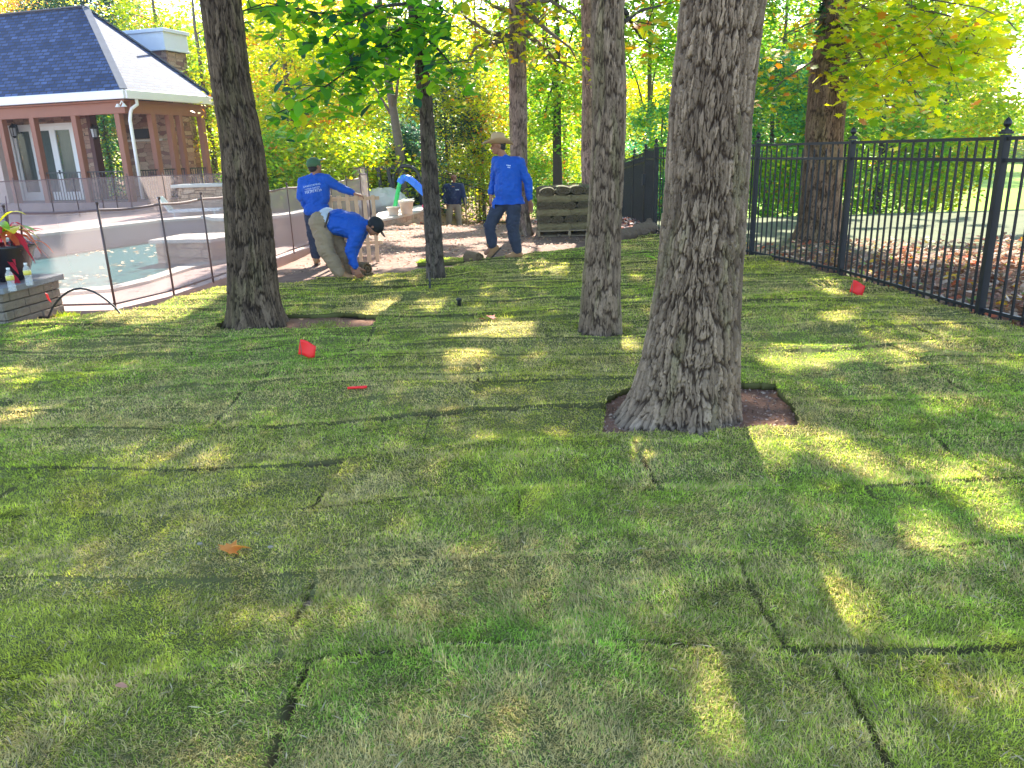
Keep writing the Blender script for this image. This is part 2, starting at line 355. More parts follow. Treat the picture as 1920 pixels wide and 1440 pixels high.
# ------------------------------------------------------------------ where sun reaches the ground between the crowns
LIT = [ # photo px ellipses: cx, cy, rx, ry, rot(deg, clockwise), strength
 (1208,848,24,42,20,1),(1450,836,62,40,12,1),(1432,895,22,30,0,.7),(1600,868,85,20,28,1),(1545,835,60,16,20,.8),(1762,1015,85,38,35,1),(1862,955,95,34,32,.9),
 (1572,1165,38,78,-30,1),(1342,1355,38,85,-8,1),(100,1085,100,26,-38,.7),(480,1185,110,36,-5,.6),(600,1165,70,16,-8,.55),(290,852,110,22,-5,.75),(1515,676,85,20,-4,1),
 (1690,680,55,14,5,.9),(1750,625,75,22,18,.6),(1680,640,60,14,15,.6),(1790,770,60,18,10,.75),(1760,872,60,22,10,.7),(1860,880,50,20,10,.6),(1575,603,30,10,0,.9),(1181,649,17,10,0,1),(860,682,58,10,-12,1),
 (945,618,48,14,0,1),(862,630,34,9,0,.9),(1052,688,28,9,-6,1),(812,573,33,10,0,.9),(725,573,34,8,-4,.8),(690,597,22,7,0,.9),(20,716,40,16,-5,1),(35,782,45,12,-5,.9),(130,720,12,6,0,.7),
 (60,650,55,12,-5,.6),(60,618,50,8,-5,1),(340,568,90,14,-20,1),(1010,505,60,10,4,1),(978,497,30,8,0,1),(720,525,28,7,0,.8),(770,524,22,6,0,.8),(900,545,25,6,0,.7),(1555,538,26,12,20,1),(1500,735,40,14,0,.5),
 (1010,830,50,20,0,.35),(1150,1070,60,26,30,.4),(930,820,40,14,0,.4),(1900,690,35,16,5,.7),(1820,640,60,14,18,.5),(850,505,30,7,0,.6),(1190,560,20,8,0,.6),(1190,520,16,6,0,.6),
 (1640,745,50,10,5,.4),(1880,1240,40,30,30,.3),(560,640,20,5,0,.3),(740,735,30,8,0,.3),(870,720,36,9,0,.4)]
def litness(gx, gy):
    p = np.stack([gx, gy, np.full_like(gx, .04)], 1); front = gy > .9
    px, py = Parr(p); L = np.zeros(len(gx))
    for cx, cy, rx, ry, rot, st in LIT:
        a = math.radians(rot); dx = px - cx; dy = py - cy
        u = (dx * math.cos(a) + dy * math.sin(a)) / (rx * 1.12 + 4); v = (-dx * math.sin(a) + dy * math.cos(a)) / (ry * 1.12 + 4)
        d = np.sqrt(u * u + v * v) + (fbm(gx * 3.1, gy * 3.1, 77, 2) - .5) * .5
        L = np.maximum(L, st * (1 - sstep(.85, 1.15, d)) * front)
    b = fbm(gx * .9 + 5, gy * .9, 31, 3)
    # soil work area, deck strip, pool and the far side keep more open sky towards the sun
    soil = sstep(0, .8, gy - (9.6 + (gx + 3) * .62)) * (gx > -3.9) * (gx < 3.0)
    L = np.maximum(L, soil * np.where(gx < -1.2, sstep(.36, .46, b), sstep(.47, .55, b)))
    deck = (gx < -3.3 - .0 * gy) & (gy > 7.5)
    L = np.maximum(L, deck * np.where(gx > -6.2, sstep(.30, .38, b), sstep(.44, .5, b)))
    fx = 4.19 + (6.72 - gy) * .12
    L = np.maximum(L, .95 * (gx < -4.3) * (gx > -11) * (gy > 9) * (gy < 16.5 + .3 * (gx + 6)))
    out = (gx > fx + .1) & (gy > 4)
    L = np.maximum(L, out * np.where(gx > 6.5 - .1 * gy, sstep(.36, .46, b), sstep(.56, .62, b)))
    return L
def cull(C, keepfar=True):
    """True where a leaf may stay: its shadow does not land on a sunny patch"""
    k = C[:, 2] / math.tan(SUN_EL); gx = C[:, 0] - k * math.sin(SUN_AZ); gy = C[:, 1] - k * math.cos(SUN_AZ)
    L = litness(gx, gy); L = np.where(gy > 17.5, 0, L)
    q = (C[:, 2] - 5) / math.tan(SUN_EL); rx = C[:, 0] - q * math.sin(SUN_AZ); ry = C[:, 1] - q * math.cos(SUN_AZ)
    L = np.where((q > 0) & (rx > -15.2) & (rx < -10) & (ry > 25.5) & (ry < 31.5), 1.1, L)
    return RNG.random(len(C)) > L

# ------------------------------------------------------------------ the ground
TURF_EDGE = [(-12, 5.6), (-6.4, 7.0), (-5.2, 7.45), (-4.6, 7.75), (-3.95, 8.05), (-3.75, 9.0), (-3.55, 9.45), (-3.1, 9.4), (-2.6, 9.75), (-2.05, 10.1), (-1.5, 10.35), (-1.05, 10.7), (-.6, 11.0), (.1, 11.75), (.6, 12.1), (1.3, 12.5), (2.0, 13.2), (2.55, 14.0), (3.05, 13.6)]
FENCE_LINE = [(5.2, 1.2), (4.72, 4.0), (4.45, 5.3), (4.19, 6.72), (4.08, 7.95), (3.96, 9.15), (3.66, 10.99), (3.3, 12.7), (2.72, 14.46)]
FENCE_LINE[6] = (3.46, 10.99); FENCE_LINE[7] = (3.1, 12.7)
FENCE_LINE[4] = (4.10, 7.95)
LAWN_POLY = TURF_EDGE + [(x - .05, y) for x, y in FENCE_LINE[::-1][1:]] + [(5.3, -3), (-12, -3)]
PITS = [[(.60, 4.62), (.50, 4.05), (1.58, 4.0), (1.66, 4.28), (1.70, 4.78), (.95, 4.95)],
        [(-2.75, 7.05), (-2.8, 7.7), (-1.75, 7.55), (-1.3, 7.4), (-1.28, 6.98), (-2.2, 6.95)],
        [(.60, 6.42), (.60, 6.75), (.98, 6.75), (.98, 6.42)]]
def seam(x, y):
    """distance based darkness/gap of the joints between laid sod pieces, and a per-piece id"""
    xw = x + .05 * (vnoise(x * 1.3, y * 1.3, 3) - .5) * 2; yw = y + .14 * (vnoise(x * .8 + 9, y * .5, 4) - .5) * 2 + .03 * (vnoise(x * 5, y * 5, 6) - .5) - .02 * x
    RH = .60; row = np.floor((yw - .22) / RH); fy = (yw - .22) / RH - row
    off = _hash(row, row * 0 + 3, 8) * 1.6; W = 1.55; col = np.floor((xw + off) / W); fx = (xw + off) / W - col
    idn = _hash(row, col, 12)
    dy0 = fy * RH; dy1 = (1 - fy) * RH; dx0 = fx * W; dx1 = (1 - fx) * W
    # joint strength is random per joint stretch
    sy0 = _hash(row, np.floor(xw * 1.2), 21); sy1 = _hash(row + 1, np.floor(xw * 1.2), 21)
    sx0 = _hash(row, col, 22); sx1 = _hash(row, col + 1, 22)
    g = np.zeros_like(x)
    far_ = sstep(4.5, 7.5, y)
    for q, (d, s) in enumerate(((dy0, sy0), (dy1, sy1), (dx0, sx0), (dx1, sx1))):
        s = s * .75 + .45 * vnoise(x * 1.6 + 3 * q, y * 1.6, 41); s = s - (.55 * far_ if q > 1 else .06)
        w = .001 + .007 * sstep(.30, 1, s); g = np.maximum(g, sstep(.12, .55, s) * (1 - sstep(w, w + .012, d + .020 * (vnoise(x * 26, y * 26, 40) - .5) + .02 * (vnoise(x * 7, y * 7, 42) - .5))))
    st = sstep(.45, .75, vnoise(xw * .95 + row * 7.3, row * 3.1, 44)) * sstep(.2, .5, vnoise(x * 6, y * 2, 47)); g = np.maximum(g, st * (1 - sstep(.010, .024, dy0 + .016 * (vnoise(x * 24, y * 9, 45) - .5))))
    return g, idn, fx, fy
def lips(x, y):
    h = 0
    for RH, ph, a, f, sd in ((.60, .22, .024, .95, 44), (.47, .05, .019, 1.3, 46), (.33, .11, .013, 1.5, 48)):
        yw = y + .14 * (vnoise(x * .8 + 9, y * .5, 4) - .5) * 2 + .03 * (vnoise(x * 5, y * 5, 6) - .5) - .02 * x + (0 if sd == 44 else .10 * (vnoise(x * 1.7, y, sd + 1) - .5))
        row = np.floor((yw - ph) / RH); t = (yw - ph) / RH - row; st = sstep(.45 if sd == 44 else .34, .78 if sd == 44 else .66, vnoise((x + .05 * (vnoise(x * 1.3, y * 1.3, 3) - .5) * 2) * f + row * 7.3, row * 3.1, sd)) * (1 if sd == 44 else sstep(3.4, 5.2, y))
        h = h + a * st * np.exp(-t * RH / .10) * sstep(0, .03, t)
    return h
def sod(x, y):
    g, idn, fx, fy = seam(x, y)
    h = .045 + .030 * (fbm(x * 1.1, y * 2.4, 50, 3) - .5) * 2 + .022 * (vnoise(x * 2.3, y * 6.0, 53) - .5) * 2 * sstep(3.5, 6.5, y) + (idn - .5) * .014 + (fy - .5) * (idn - .4) * .03 + .012 * np.abs(2 * fy - 1) ** 6
    h = h - .035 * g + lips(x, y)
    return h
def pitmask(x, y):
    m = np.zeros(x.shape, bool)
    for p in PITS: m |= inpoly(x + .02 * (vnoise(x * 18, y * 18, 60) - .5), y + .03 * (vnoise(x * 15 + 7, y * 15, 61) - .5), p)
    return m
def lawnmask(x, y):
    return inpoly(x + .05 * (vnoise(x * 9, y * 9, 62) - .5), y + .08 * (vnoise(x * 7 + 7, y * 7, 63) - .5), LAWN_POLY) & ~pitmask(x, y)

def gridmesh(name, xs, ys, hfun, mat, cfun=None, keep=None, smooth=True):
    X, Y = np.meshgrid(xs, ys); x = X.ravel(); y = Y.ravel(); z = hfun(x, y); nx, ny = len(xs), len(ys)
    i = np.arange(nx * ny).reshape(ny, nx); F = np.stack([i[:-1, :-1].ravel(), i[:-1, 1:].ravel(), i[1:, 1:].ravel(), i[1:, :-1].ravel()], 1)
    if keep is not None:
        k = keep(x, y); F = F[k[F].all(1)]
        used = np.zeros(len(x), bool); used[F.ravel()] = True; re = np.cumsum(used) - 1; F = re[F]; x, y, z = x[used], y[used], z[used]
    return fastmesh(name, np.stack([x, y, z], 1), [F], mat, cols=cfun(x, y) if cfun else None, smooth=smooth)
def graded(a, b, c, d, s0, s1):
    """fine spacing s0 in b..c, coarser towards a and d"""
    L = list(np.arange(b, c, s0)); v = L[-1]; st = s0
    while v < d: st = min(st * 1.25, s1 * (1 + abs(v) / 40)); v += st; L.append(v)
    v = b; st = s0
    while v > a: st = min(st * 1.25, s1 * (1 + abs(v) / 40)); v -= st; L.insert(0, v)
    return np.array(L)
def ground_h(x, y):
    near = sstep(45, 60, np.hypot(x, y))
    h = T(x, y) + .02 * (fbm(x * .8, y * .8, 70, 3) - .5) * (1 - near)
    h = h + .015 * (vnoise(x * 4, y * 4, 72) - .5) * (np.hypot(x, y) < 30)
    h -= .12 * ((x < -3.4) & (y > 8.2)) * (x > -60) * (y < 60)            # lies under deck and pool
    return h - .006
def ground_c(x, y):
    n = fbm(x * 1.7, y * 1.7, 80, 4)[:, None]; n2 = vnoise(x * 9, y * 9, 82)[:, None]
    soilc = np.array([.20, .125, .10]) * (1 - n) + np.array([.31, .21, .175]) * n; soilc = soilc * (.8 + .4 * n2)
    dark = np.array([.13, .085, .065]) * (.7 + .6 * n2)
    d = sstep(1, 3, x + .28 * (y - 11) + 2 * (n[:, 0] - .5))[:, None] * sstep(10, 12, y)[:, None]
    c = soilc * (1 - d * .7) + dark * d * .7
    fair = np.array([.20, .22, .075]) * (1 - n) + np.array([.30, .32, .10]) * n
    dry = np.array([.15, .165, .10]) * (.8 + .4 * n)
    leafy = np.array([.20, .12, .08]) * (.6 + .8 * n2)
    fx = 4.19 + (6.72 - y) * .12 + np.where(y > 14.5, 0, 0)
    out = (x > fx)[:, None]
    a = sstep(9.5, 12.5, y + 2 * (n[:, 0] - .5) + .2 * (x - 5))[:, None]; b = sstep(17, 22, y + .1 * x)[:, None]
    oc = leafy * (1 - a) + dry * a; oc = oc * (1 - b) + fair * b
    c = np.where(out, oc, c)
    wood = (y > 19)[:, None] & ~out
    c = np.where(wood, leafy * 1.3, c)
    green = sstep(22, 32, np.hypot(x, y))[:, None] * out
    c = c * (1 - green) + np.array([.22, .33, .05]) * green
    return c
gx = graded(-900, -9, 14, 900, .12, 6); gy = graded(-60, 0, 24, 1200, .12, 5)
g = gridmesh('ground', gx, gy, ground_h, M_plainattr, ground_c); tag(g, kind='structure')

def lawn_c(x, y):
    gm, idn, fx, fy = seam(x, y); n = fbm(x * 3, y * 3, 90, 3)
    c = np.array([.13, .13, .045])[None] * (.6 + .8 * n[:, None]); bare = (0 * x)[:, None]; c = c * (1 - bare) + np.array([.24, .19, .10]) * (.4 + vnoise(x * 40, y * 40, 133)[:, None]) * bare
    c = c * (1 - gm[:, None]) + np.array([.055, .038, .024]) * gm[:, None]
    return c
xs = np.arange(-8.5, 5.3, .028); ys = np.concatenate([np.arange(.6, 5, .022), np.arange(5, 14.2, .034)])
lw = gridmesh('lawn', xs, ys, sod, M_plainattr, lawn_c, keep=lambda x, y: lawnmask(x, y)); tag(lw, kind='structure')
# the cut edge of the sod pieces: thickness, so the rim is solid
so = lw.modifiers.new('thickness', 'SOLIDIFY'); so.thickness = .05; so.offset = -1
lw2 = gridmesh('lawn_behind', np.arange(-12, 5.3, .25), np.arange(-6, .7, .25), sod, M_plainattr, lawn_c); tag(lw2, kind='structure')

# soil in the tree pits and the working strip
def soilsheet(name, xs, ys, h, keep, mat):
    o = gridmesh(name, xs, ys, h, mat, None, keep); tag(o, kind='structure'); return o
soilsheet('soil', np.arange(-3.4, 3.2, .03), np.arange(3.8, 8.2, .03), lambda x, y: .006 + .02 * (fbm(x * 6, y * 6, 95, 3) - .3), lambda x, y: sum(inpoly(x, y, [(a + (a - np.mean([q[0] for q in p])) * .12, b + (b - np.mean([q[1] for q in p])) * .12) for a, b in p]) for p in PITS) > 0, soilmat('pit_soil', (.19, .095, .06), (.28, .15, .10), (.38, .24, .17)))

# ------------------------------------------------------------------ grass blades
def blades(name, x, y, seedoff, hscale=1.0, col_override=None, zfun=sod):
    n = len(x); d = np.hypot(x, y)
    patch = fbm(x * 1.3 + 3, y * 1.9, 101, 3); fine = fbm(x * 6, y * 6, 104, 2); gm, idn, fx, fy = seam(x, y)
    bare = 0 * x; dry = np.clip(.43 + .5 * bare + (patch - .5) * 1.1 + (idn - .5) * .3 + (fine - .5) * .8, .05, .88)
    dirx = fbm(x * 2.6, y * 2.6, 110, 2) * 5 * PI + RNG.normal(0, 1.25, n)
    lean = np.clip(RNG.normal(.95 + .25 * (patch - .5), .33, n), .05, 1.45)
    L = (.0155 + .011 * fine + .008 * gm) * RNG.uniform(.5, 1.4, n) * np.where(RNG.random(n) < .04, 1.7, 1) * hscale * (1 + .35 * (idn - .5)) * (1 - .25 * dry)
    w = (.00075 + .00030 * d) * RNG.uniform(.7, 1.3, n)
    z0 = zfun(x, y) - .004; hx = np.cos(dirx); hy = np.sin(dirx)
    s1, c1 = np.sin(lean * .7), np.cos(lean * .7); s2, c2 = np.sin(np.minimum(lean * 1.3, 1.75)), np.cos(np.minimum(lean * 1.3, 1.75))
    m = np.stack([x + hx * L * .5 * s1, y + hy * L * .5 * s1, z0 + L * .5 * c1], 1)
    t = m + np.stack([hx * L * .55 * s2, hy * L * .55 * s2, L * .55 * c2], 1)
    ws = np.stack([-hy, hx, RNG.normal(0, .3, n)], 1) * w[:, None]; b = np.stack([x, y, z0], 1)
    V = np.empty((n, 5, 3)); V[:, 0] = b - ws; V[:, 1] = b + ws; V[:, 2] = m + ws * .8; V[:, 3] = m - ws * .8; V[:, 4] = t
    i = np.arange(n)[:, None] * 5; Fq = i + np.array([[0, 1, 2, 3]]); Ft = i + np.array([[3, 2, 4]])
    r = RNG.random((n, 1)); isdry = (RNG.random((n, 1)) < dry[:, None])
    gr = np.array([.155, .215, .035]) * (1 - r) + np.array([.45, .56, .10]) * r
    st = np.array([.34, .28, .11]) * (1 - r) + np.array([.66, .57, .27]) * r
    hue = (fbm(x * .6 + 20, y * .6, 120, 2) - .5)[:, None]; gr = gr * (1 + np.array([.9, .2, .2]) * hue)
    cl = vnoise(x * 24, y * 24, 125); cl2 = vnoise(x * 9 + 4, y * 9, 126); c = np.where(isdry, st, gr) * (.60 + .62 * cl + .36 * cl2)[:, None]
    if col_override is not None: c = c * col_override
    C = np.repeat(c[:, None, :], 5, 1).copy(); C[:, 4] = C[:, 4] * .75 + np.array([.34, .30, .14]) * .25
    return V.reshape(-1, 3), Fq, Ft, C.reshape(-1, 3)
def sample(n, x0, x1, y0, y1): return RNG.uniform(x0, x1, n), RNG.uniform(y0, y1, n)
def grass_layer():
    X = []; Y = []
    edges = [.9, 1.3, 1.8, 2.5, 3.3, 4.5, 6, 8, 10.5, 14]
    for a, b in zip(edges[:-1], edges[1:]):
        d = (a + b) / 2; dens = 58000 * min(1, (2.3 / d) ** 1.45); hw = .72 * b + .25
        x0, x1 = max(-8, -hw), min(5.3, hw); n = int(dens * (x1 - x0) * (b - a)); x, y = sample(n, x0, x1, a, b)
        X.append(x); Y.append(y)
        for s in (-1, 1):                                   # sparser beyond the picture's edges
            n = int(dens * .42 * 1.6 * (b - a)); xx = s * (hw + RNG.uniform(0, 1.6, n)); X.append(xx); Y.append(RNG.uniform(a, b, n))
    x = np.concatenate(X); y = np.concatenate(Y)
    k = (x < 5.2) & (x > -8) & lawnmask(x, y); x, y = x[k], y[k]
    gm, idn, fx, fy = seam(x, y); bare = 0 * x
    k = RNG.random(len(x)) > gm * .80; x, y = x[k], y[k]
    V, Fq, Ft, C = blades('g', x, y, 0)
    o = fastmesh('grass', V, [Fq, Ft], M_grass, cols=C); tag(o, 'short matted sod grass, mixed green and straw blades', 'grass', kind='stuff')
    print('blades', len(x))
grass_layer()
# ragged long stems on the loose sod edge low in the right of the view
def scrap():
    c0 = G(1775, 1310); n = 330; t = RNG.random(n); x = c0[0] - .07 + t * .15 + RNG.normal(0, .045, n); y = c0[1] + .16 - t * .26 + RNG.normal(0, .04, n)
    V, Fq, Ft, C = blades('s', x, y, 0, hscale=1.7, col_override=np.array([1.25, 1.05, 1.2]))
    o = fastmesh('dry_stems', V, [Fq, Ft], M_grass, cols=C); tag(o, 'dry pale stolons sticking out of a sod edge', 'grass', kind='stuff')
scrap()

# ------------------------------------------------------------------ pool, deck, walls
def sheet(name, poly, z0, z1, mat, bevel=0, kind='structure'):
    o = MB().prism(poly, z0, z1).build(name, mat, None, bevel=bevel); return tag(o, kind=kind)
MF = [(-6.6, 6.9), (-5.45, 7.75), (-4.34, 8.39), (-4.04, 9.22), (-3.92, 10.19), (-3.8, 11.6), (-3.64, 13.2), (-3.5, 14.4), (-3.4, 15.6), (-3.33, 16.9), (-3.28, 17.7)]
MF = [(-5.35, 8.42), (-4.34, 8.39), (-4.04, 9.22), (-3.92, 10.19), (-3.78, 11.6), (-3.64, 13.2), (-3.5, 14.3), (-3.42, 15.5), (-3.35, 16.7), (-3.28, 17.9)]
deckpoly = [(x - .0, y - .04) for x, y in MF] + [(-3.3, 22.5), (-3.3, 27), (-12, 30), (-40, 34), (-40, 9), (-12, 8.6), (-6.2, 7.6)]
sheet('pool_deck', deckpoly, -.15, .012, M_deck)
pool_near = [(-8.6, 10.2), (-6.6, 9.75), (-5.6, 9.72), (-5.1, 9.9), (-4.95, 10.5), (-4.95, 11.6), (-4.7, 12.5), (-4.55, 13.1)]
pool_far = [(-5.0, 14.6), (-5.6, 16.4), (-6.2, 16.9), (-7.2, 16.0), (-8.2, 13.6), (-9.5, 12.6), (-11, 12.4)]
pool = pool_near + pool_far
def offset(poly, d):
    c = np.mean(poly, 0); return [(x + (x - c[0]) / math.hypot(x - c[0], y - c[1]) * d, y + (y - c[1]) / math.hypot(x - c[0], y - c[1]) * d) for x, y in poly]
# coping ring
def ring(name, inner, outer, z0, z1, mat):
    n = len(inner); m = MB(); vs = [(x, y, z) for z in (z0, z1) for P_ in (inner, outer) for x, y in P_]
    fs = []
    for k in range(n):
        k2 = (k + 1) % n; fs += [(2 * n + k, 2 * n + k2, 3 * n + k2, 3 * n + k), (n + k, n + k2, 3 * n + k2, 3 * n + k), (k2, k, 2 * n + k, 2 * n + k2)]
    return m.add(vs, fs).build(name, mat)
w = sheet('water', pool, -.1, .022, M_water)
pc = empty('pool', (0, 0, 0), label='freeform swimming pool edge of pale coping around teal water', cat='pool')
cp = ring('coping', pool, offset(pool, .32), -.05, .05, M_coping); cp.parent = pc
# raised bond wall on the far bank with a pale cap
far = [(-5.2, 15.2)] + pool_far[1:]
rw = empty('raised_wall', (0, 0, 0), label='low raised stone wall with sunlit pale cap along far side of pool', cat='wall')
mb = MB(); mc = MB()
for a, b in zip(pool_far[1:-1], pool_far[2:]):
    mb.bar((a[0], a[1], .2), (b[0], b[1], .2), .30, .36); mc.bar((a[0], a[1], .405), (b[0], b[1], .405), .5, .05)
mb.build('wall_face', plain('shaded_plaster', (.42, .34, .36), .85, 0, .1, 5, .2, 40), rw); mc.build('wall_cap', M_coping, rw)
sp = empty('spillway', (-4.75, 12.45, 0), label='tan stone block with pale flat top standing in the pool edge', cat='stone block')
MB().prism([(-.75, -.3), (.15, -.42), (.45, .2), (.2, .55), (-.6, .5)], -.05, .34).build('block', M_spastone, sp, bevel=.02)
MB().prism([(-.82, -.36), (.2, -.48), (.52, .2), (.26, .6), (-.66, .56)], .34, .40).build('cap', M_coping, sp, bevel=.015)
# curved spa wall
sw = empty('spa_wall', (0, 0, 0), label='curved tan stone spa wall with pale cap behind the mesh pool fence', cat='wall')
mb = MB(); mc = MB(); arc = [(-5.7, 15.3), (-5.2, 14.55), (-4.75, 14.35), (-4.35, 14.7), (-4.05, 15.3), (-3.95, 16.0)]
for a, b in zip(arc[:-1], arc[1:]):
    mb.bar((a[0], a[1], .24), (b[0], b[1], .24), .30, .50); mb.lathe((b[0], b[1], 0), [(.15, -.01), (.15, .49)], 12)
    mc.bar((a[0], a[1], .52), (b[0], b[1], .52), .48, .06); mc.lathe((b[0], b[1], 0), [(.24, .491), (.24, .549)], 14)
mb.build('wall_face', M_spastone, sw); mc.build('wall_cap', M_coping, sw)
# floating leaves
def leafset(n, poly, z, name, label, cat, size, cols, mat=M_litter, zf=None, tilt=.15, kind='stuff', dens=None):
    xs = [p[0] for p in poly]; ys = [p[1] for p in poly]; x, y = sample(n, min(xs), max(xs), min(ys), max(ys)); k = inpoly(x, y, poly)
    if dens is not None: k &= RNG.random(n) < dens(x, y)
    x, y = x[k], y[k]; C = np.stack([x, y, (zf(x, y) if zf else 0) + z + np.zeros(len(x))], 1)
    return leafmesh(name, C, size, cols, mat, tilt, label=label, cat=cat, kind=kind)
LEAF_KITE = (np.array([[0, -.5, 0], [.28, .0, .06], [0, .5, -.02], [-.28, .0, .06]]), [[0, 1, 2, 3]])
LEAF_OVAL = (np.array([[0, -.5, 0], [.16, -.28, .03], [.26, .08, .05], [.17, .36, .02], [0, .5, -.06], [-.17, .36, .02], [-.26, .08, .05], [-.16, -.28, .03], [0, .1, 0]]), [[0, 1, 2, 8], [8, 2, 3, 4], [8, 4, 5, 6], [0, 8, 6, 7]])
_mp = [(0, -.5), (.06, -.3), (.34, -.34), (.26, -.14), (.5, .08), (.24, .12), (.22, .3), (.1, .24), (0, .5), (-.1, .24), (-.22, .3), (-.24, .12), (-.5, .08), (-.26, -.14), (-.34, -.34), (-.06, -.3)]
LEAF_LOBED = (np.array([[a, b, .05 * abs(a) * 2 - .03 * abs(b)] for a, b in _mp] + [[0, 0, 0]]), [[16, i, (i + 1) % 16] for i in range(16)])
def leafmesh(name, C, size, cols, mat, tilt=.6, shape=LEAF_KITE, label=None, cat=None, kind=None, parent=None, droop=0, group=None):
    n = len(C); tv, tf = shape; k = len(tv)
    nz = np.stack([RNG.normal(0, tilt, n), RNG.normal(0, tilt, n), np.ones(n)], 1) + np.array([0, -.35 * droop, 0]); nz /= np.linalg.norm(nz, axis=1)[:, None]
    a = RNG.uniform(0, 2 * PI, n); t = np.stack([np.cos(a), np.sin(a), -np.full(n, droop * 1.6)], 1); yv = t - nz * (t * nz).sum(1)[:, None]; yv /= np.linalg.norm(yv, axis=1)[:, None]
    xv = np.cross(yv, nz); s = size * RNG.uniform(.65, 1.25, n)
    V = C[:, None, :] + s[:, None, None] * (tv[None, :, 0:1] * xv[:, None] + tv[None, :, 1:2] * yv[:, None] + tv[None, :, 2:3] * nz[:, None])
    F = [np.arange(n)[:, None, None] * k + np.array(tf)[None]]; F = [F[0].reshape(-1, len(tf[0]))]
    if isinstance(cols, np.ndarray) and cols.ndim == 2 and len(cols) == n: c = cols
    else:
        pal = np.array([p[1] for p in cols]); pr = np.array([p[0] for p in cols], float); c = pal[RNG.choice(len(pal), n, p=pr / pr.sum())] * RNG.uniform(.75, 1.25, (n, 1))
    o = fastmesh(name, V.reshape(-1, 3), F, mat, parent, cols=np.repeat(c, k, 0))
    return tag(o, label, cat, group, kind)
PAL_DRY = [(5, (.20, .095, .055)), (3, (.34, .18, .11)), (1.6, (.48, .13, .06)), (3, (.55, .40, .30)), (.9, (.62, .38, .05)), (.5, (.20, .28, .05))]
PAL_LIGHT = [(3, (.75, .62, .42)), (2, (.7, .45, .25)), (2, (.8, .72, .55))]
leafset(900, pool, .03, 'floating_leaves', 'fallen leaves floating on the pool water', 'leaves', .10, PAL_LIGHT, dens=lambda x, y: sstep(.45, .6, fbm(x * 1.5, y * .7, 140, 2)))
outp = [(4.25, 4.6), (4.25, 6.72), (4.05, 9.2), (3.56, 11), (3.2, 12.8), (3.2, 14), (8.5, 14.5), (12, 9), (8, 4)]
leafset(30000, outp, .02, 'leaf_litter', 'brown, orange and red fallen leaves covering the ground beyond the iron fence', 'leaves', .10, PAL_DRY, M_litter, zf=lambda x, y: RNG.uniform(0, .05, len(x)), tilt=.5, dens=lambda x, y: 1 - sstep(9.2, 13.0, y + 1.2 * (vnoise(x, y, 5) - .5)))
wp = [(-3.2, 10.6), (-1, 11.2), (.2, 12.3), (1.8, 13.6), (2.8, 14.8), (3.0, 19), (-3.2, 19)]
leafset(4500, wp, .012, 'leaf_scatter', 'small dry leaves and wood chips scattered over the bare soil', 'leaves', .055, [(3, (.32, .20, .14)), (2, (.55, .40, .28)), (2, (.18, .11, .08)), (.6, (.5, .16, .05))], zf=T, tilt=.3)
leafset(3500, [(1.3, 15.2), (2.7, 14.6), (2.95, 20), (0, 20)], .03, 'leaf_bed', 'purple brown and orange leaf mulch along the black gate', 'leaves', .09, [(3, (.12, .07, .08)), (2, (.6, .5, .5)), (1, (.7, .2, .08)), (1, (.3, .2, .2))], zf=lambda x, y: T(x, y) + RNG.uniform(0, .06, len(x)), tilt=.5)
leafset(1400, [(-3.6, 18.6), (-3.6, 30), (8, 30), (3, 19)], .03, 'leaf_bed', 'dark leaf mulch under the shrubs at the back', 'leaves', .12, PAL_DRY, zf=T, tilt=.4)
leafset(260, [(-7, 7.2), (-3.9, 8.0), (-3.6, 12.4), (-4.4, 12.4), (-4.8, 9.6), (-7, 9.4)], .03, 'deck_leaves', 'small brown leaves strewn on the pink pool deck', 'leaves', .05, PAL_DRY, tilt=.2)

# crumbs, clippings and thatch bits on the lawn and in the tree pit
def bits():
    n = 3600; y = 1.0 + 9 * RNG.random(n) ** 1.6; x = RNG.uniform(-.75, .75, n) * (y + .6); k = lawnmask(x, y) & (x < 5); x, y = x[k], y[k]
    C = np.stack([x, y, sod(x, y) + RNG.uniform(.012, .03, len(x))], 1)
    shp = (np.array([[0, -.5, 0], [.05, 0, .05], [0, .5, -.02], [-.05, 0, .05]]), [[0, 1, 2, 3]])
    leafmesh('clippings', C, .038, [(2, (.45, .38, .22)), (3, (.30, .24, .13)), (1, (.14, .09, .05))], M_litter, .5, shape=shp, label='dry grass clippings and thatch lying on the lawn', cat='clippings', kind='stuff')
    n = 1500; x = RNG.uniform(.45, 1.75, n); y = RNG.uniform(3.95, 5, n); k = inpoly(x, y, PITS[0]); C = np.stack([x[k], y[k], RNG.uniform(.01, .03, k.sum())], 1)
    leafmesh('soil_crumbs', C, .022, [(3, (.20, .12, .09)), (2, (.34, .22, .16)), (1, (.5, .38, .28))], M_litter, .9, label='soil crumbs and bark bits round the thickest trunk', cat='soil crumbs', kind='stuff')
bits()
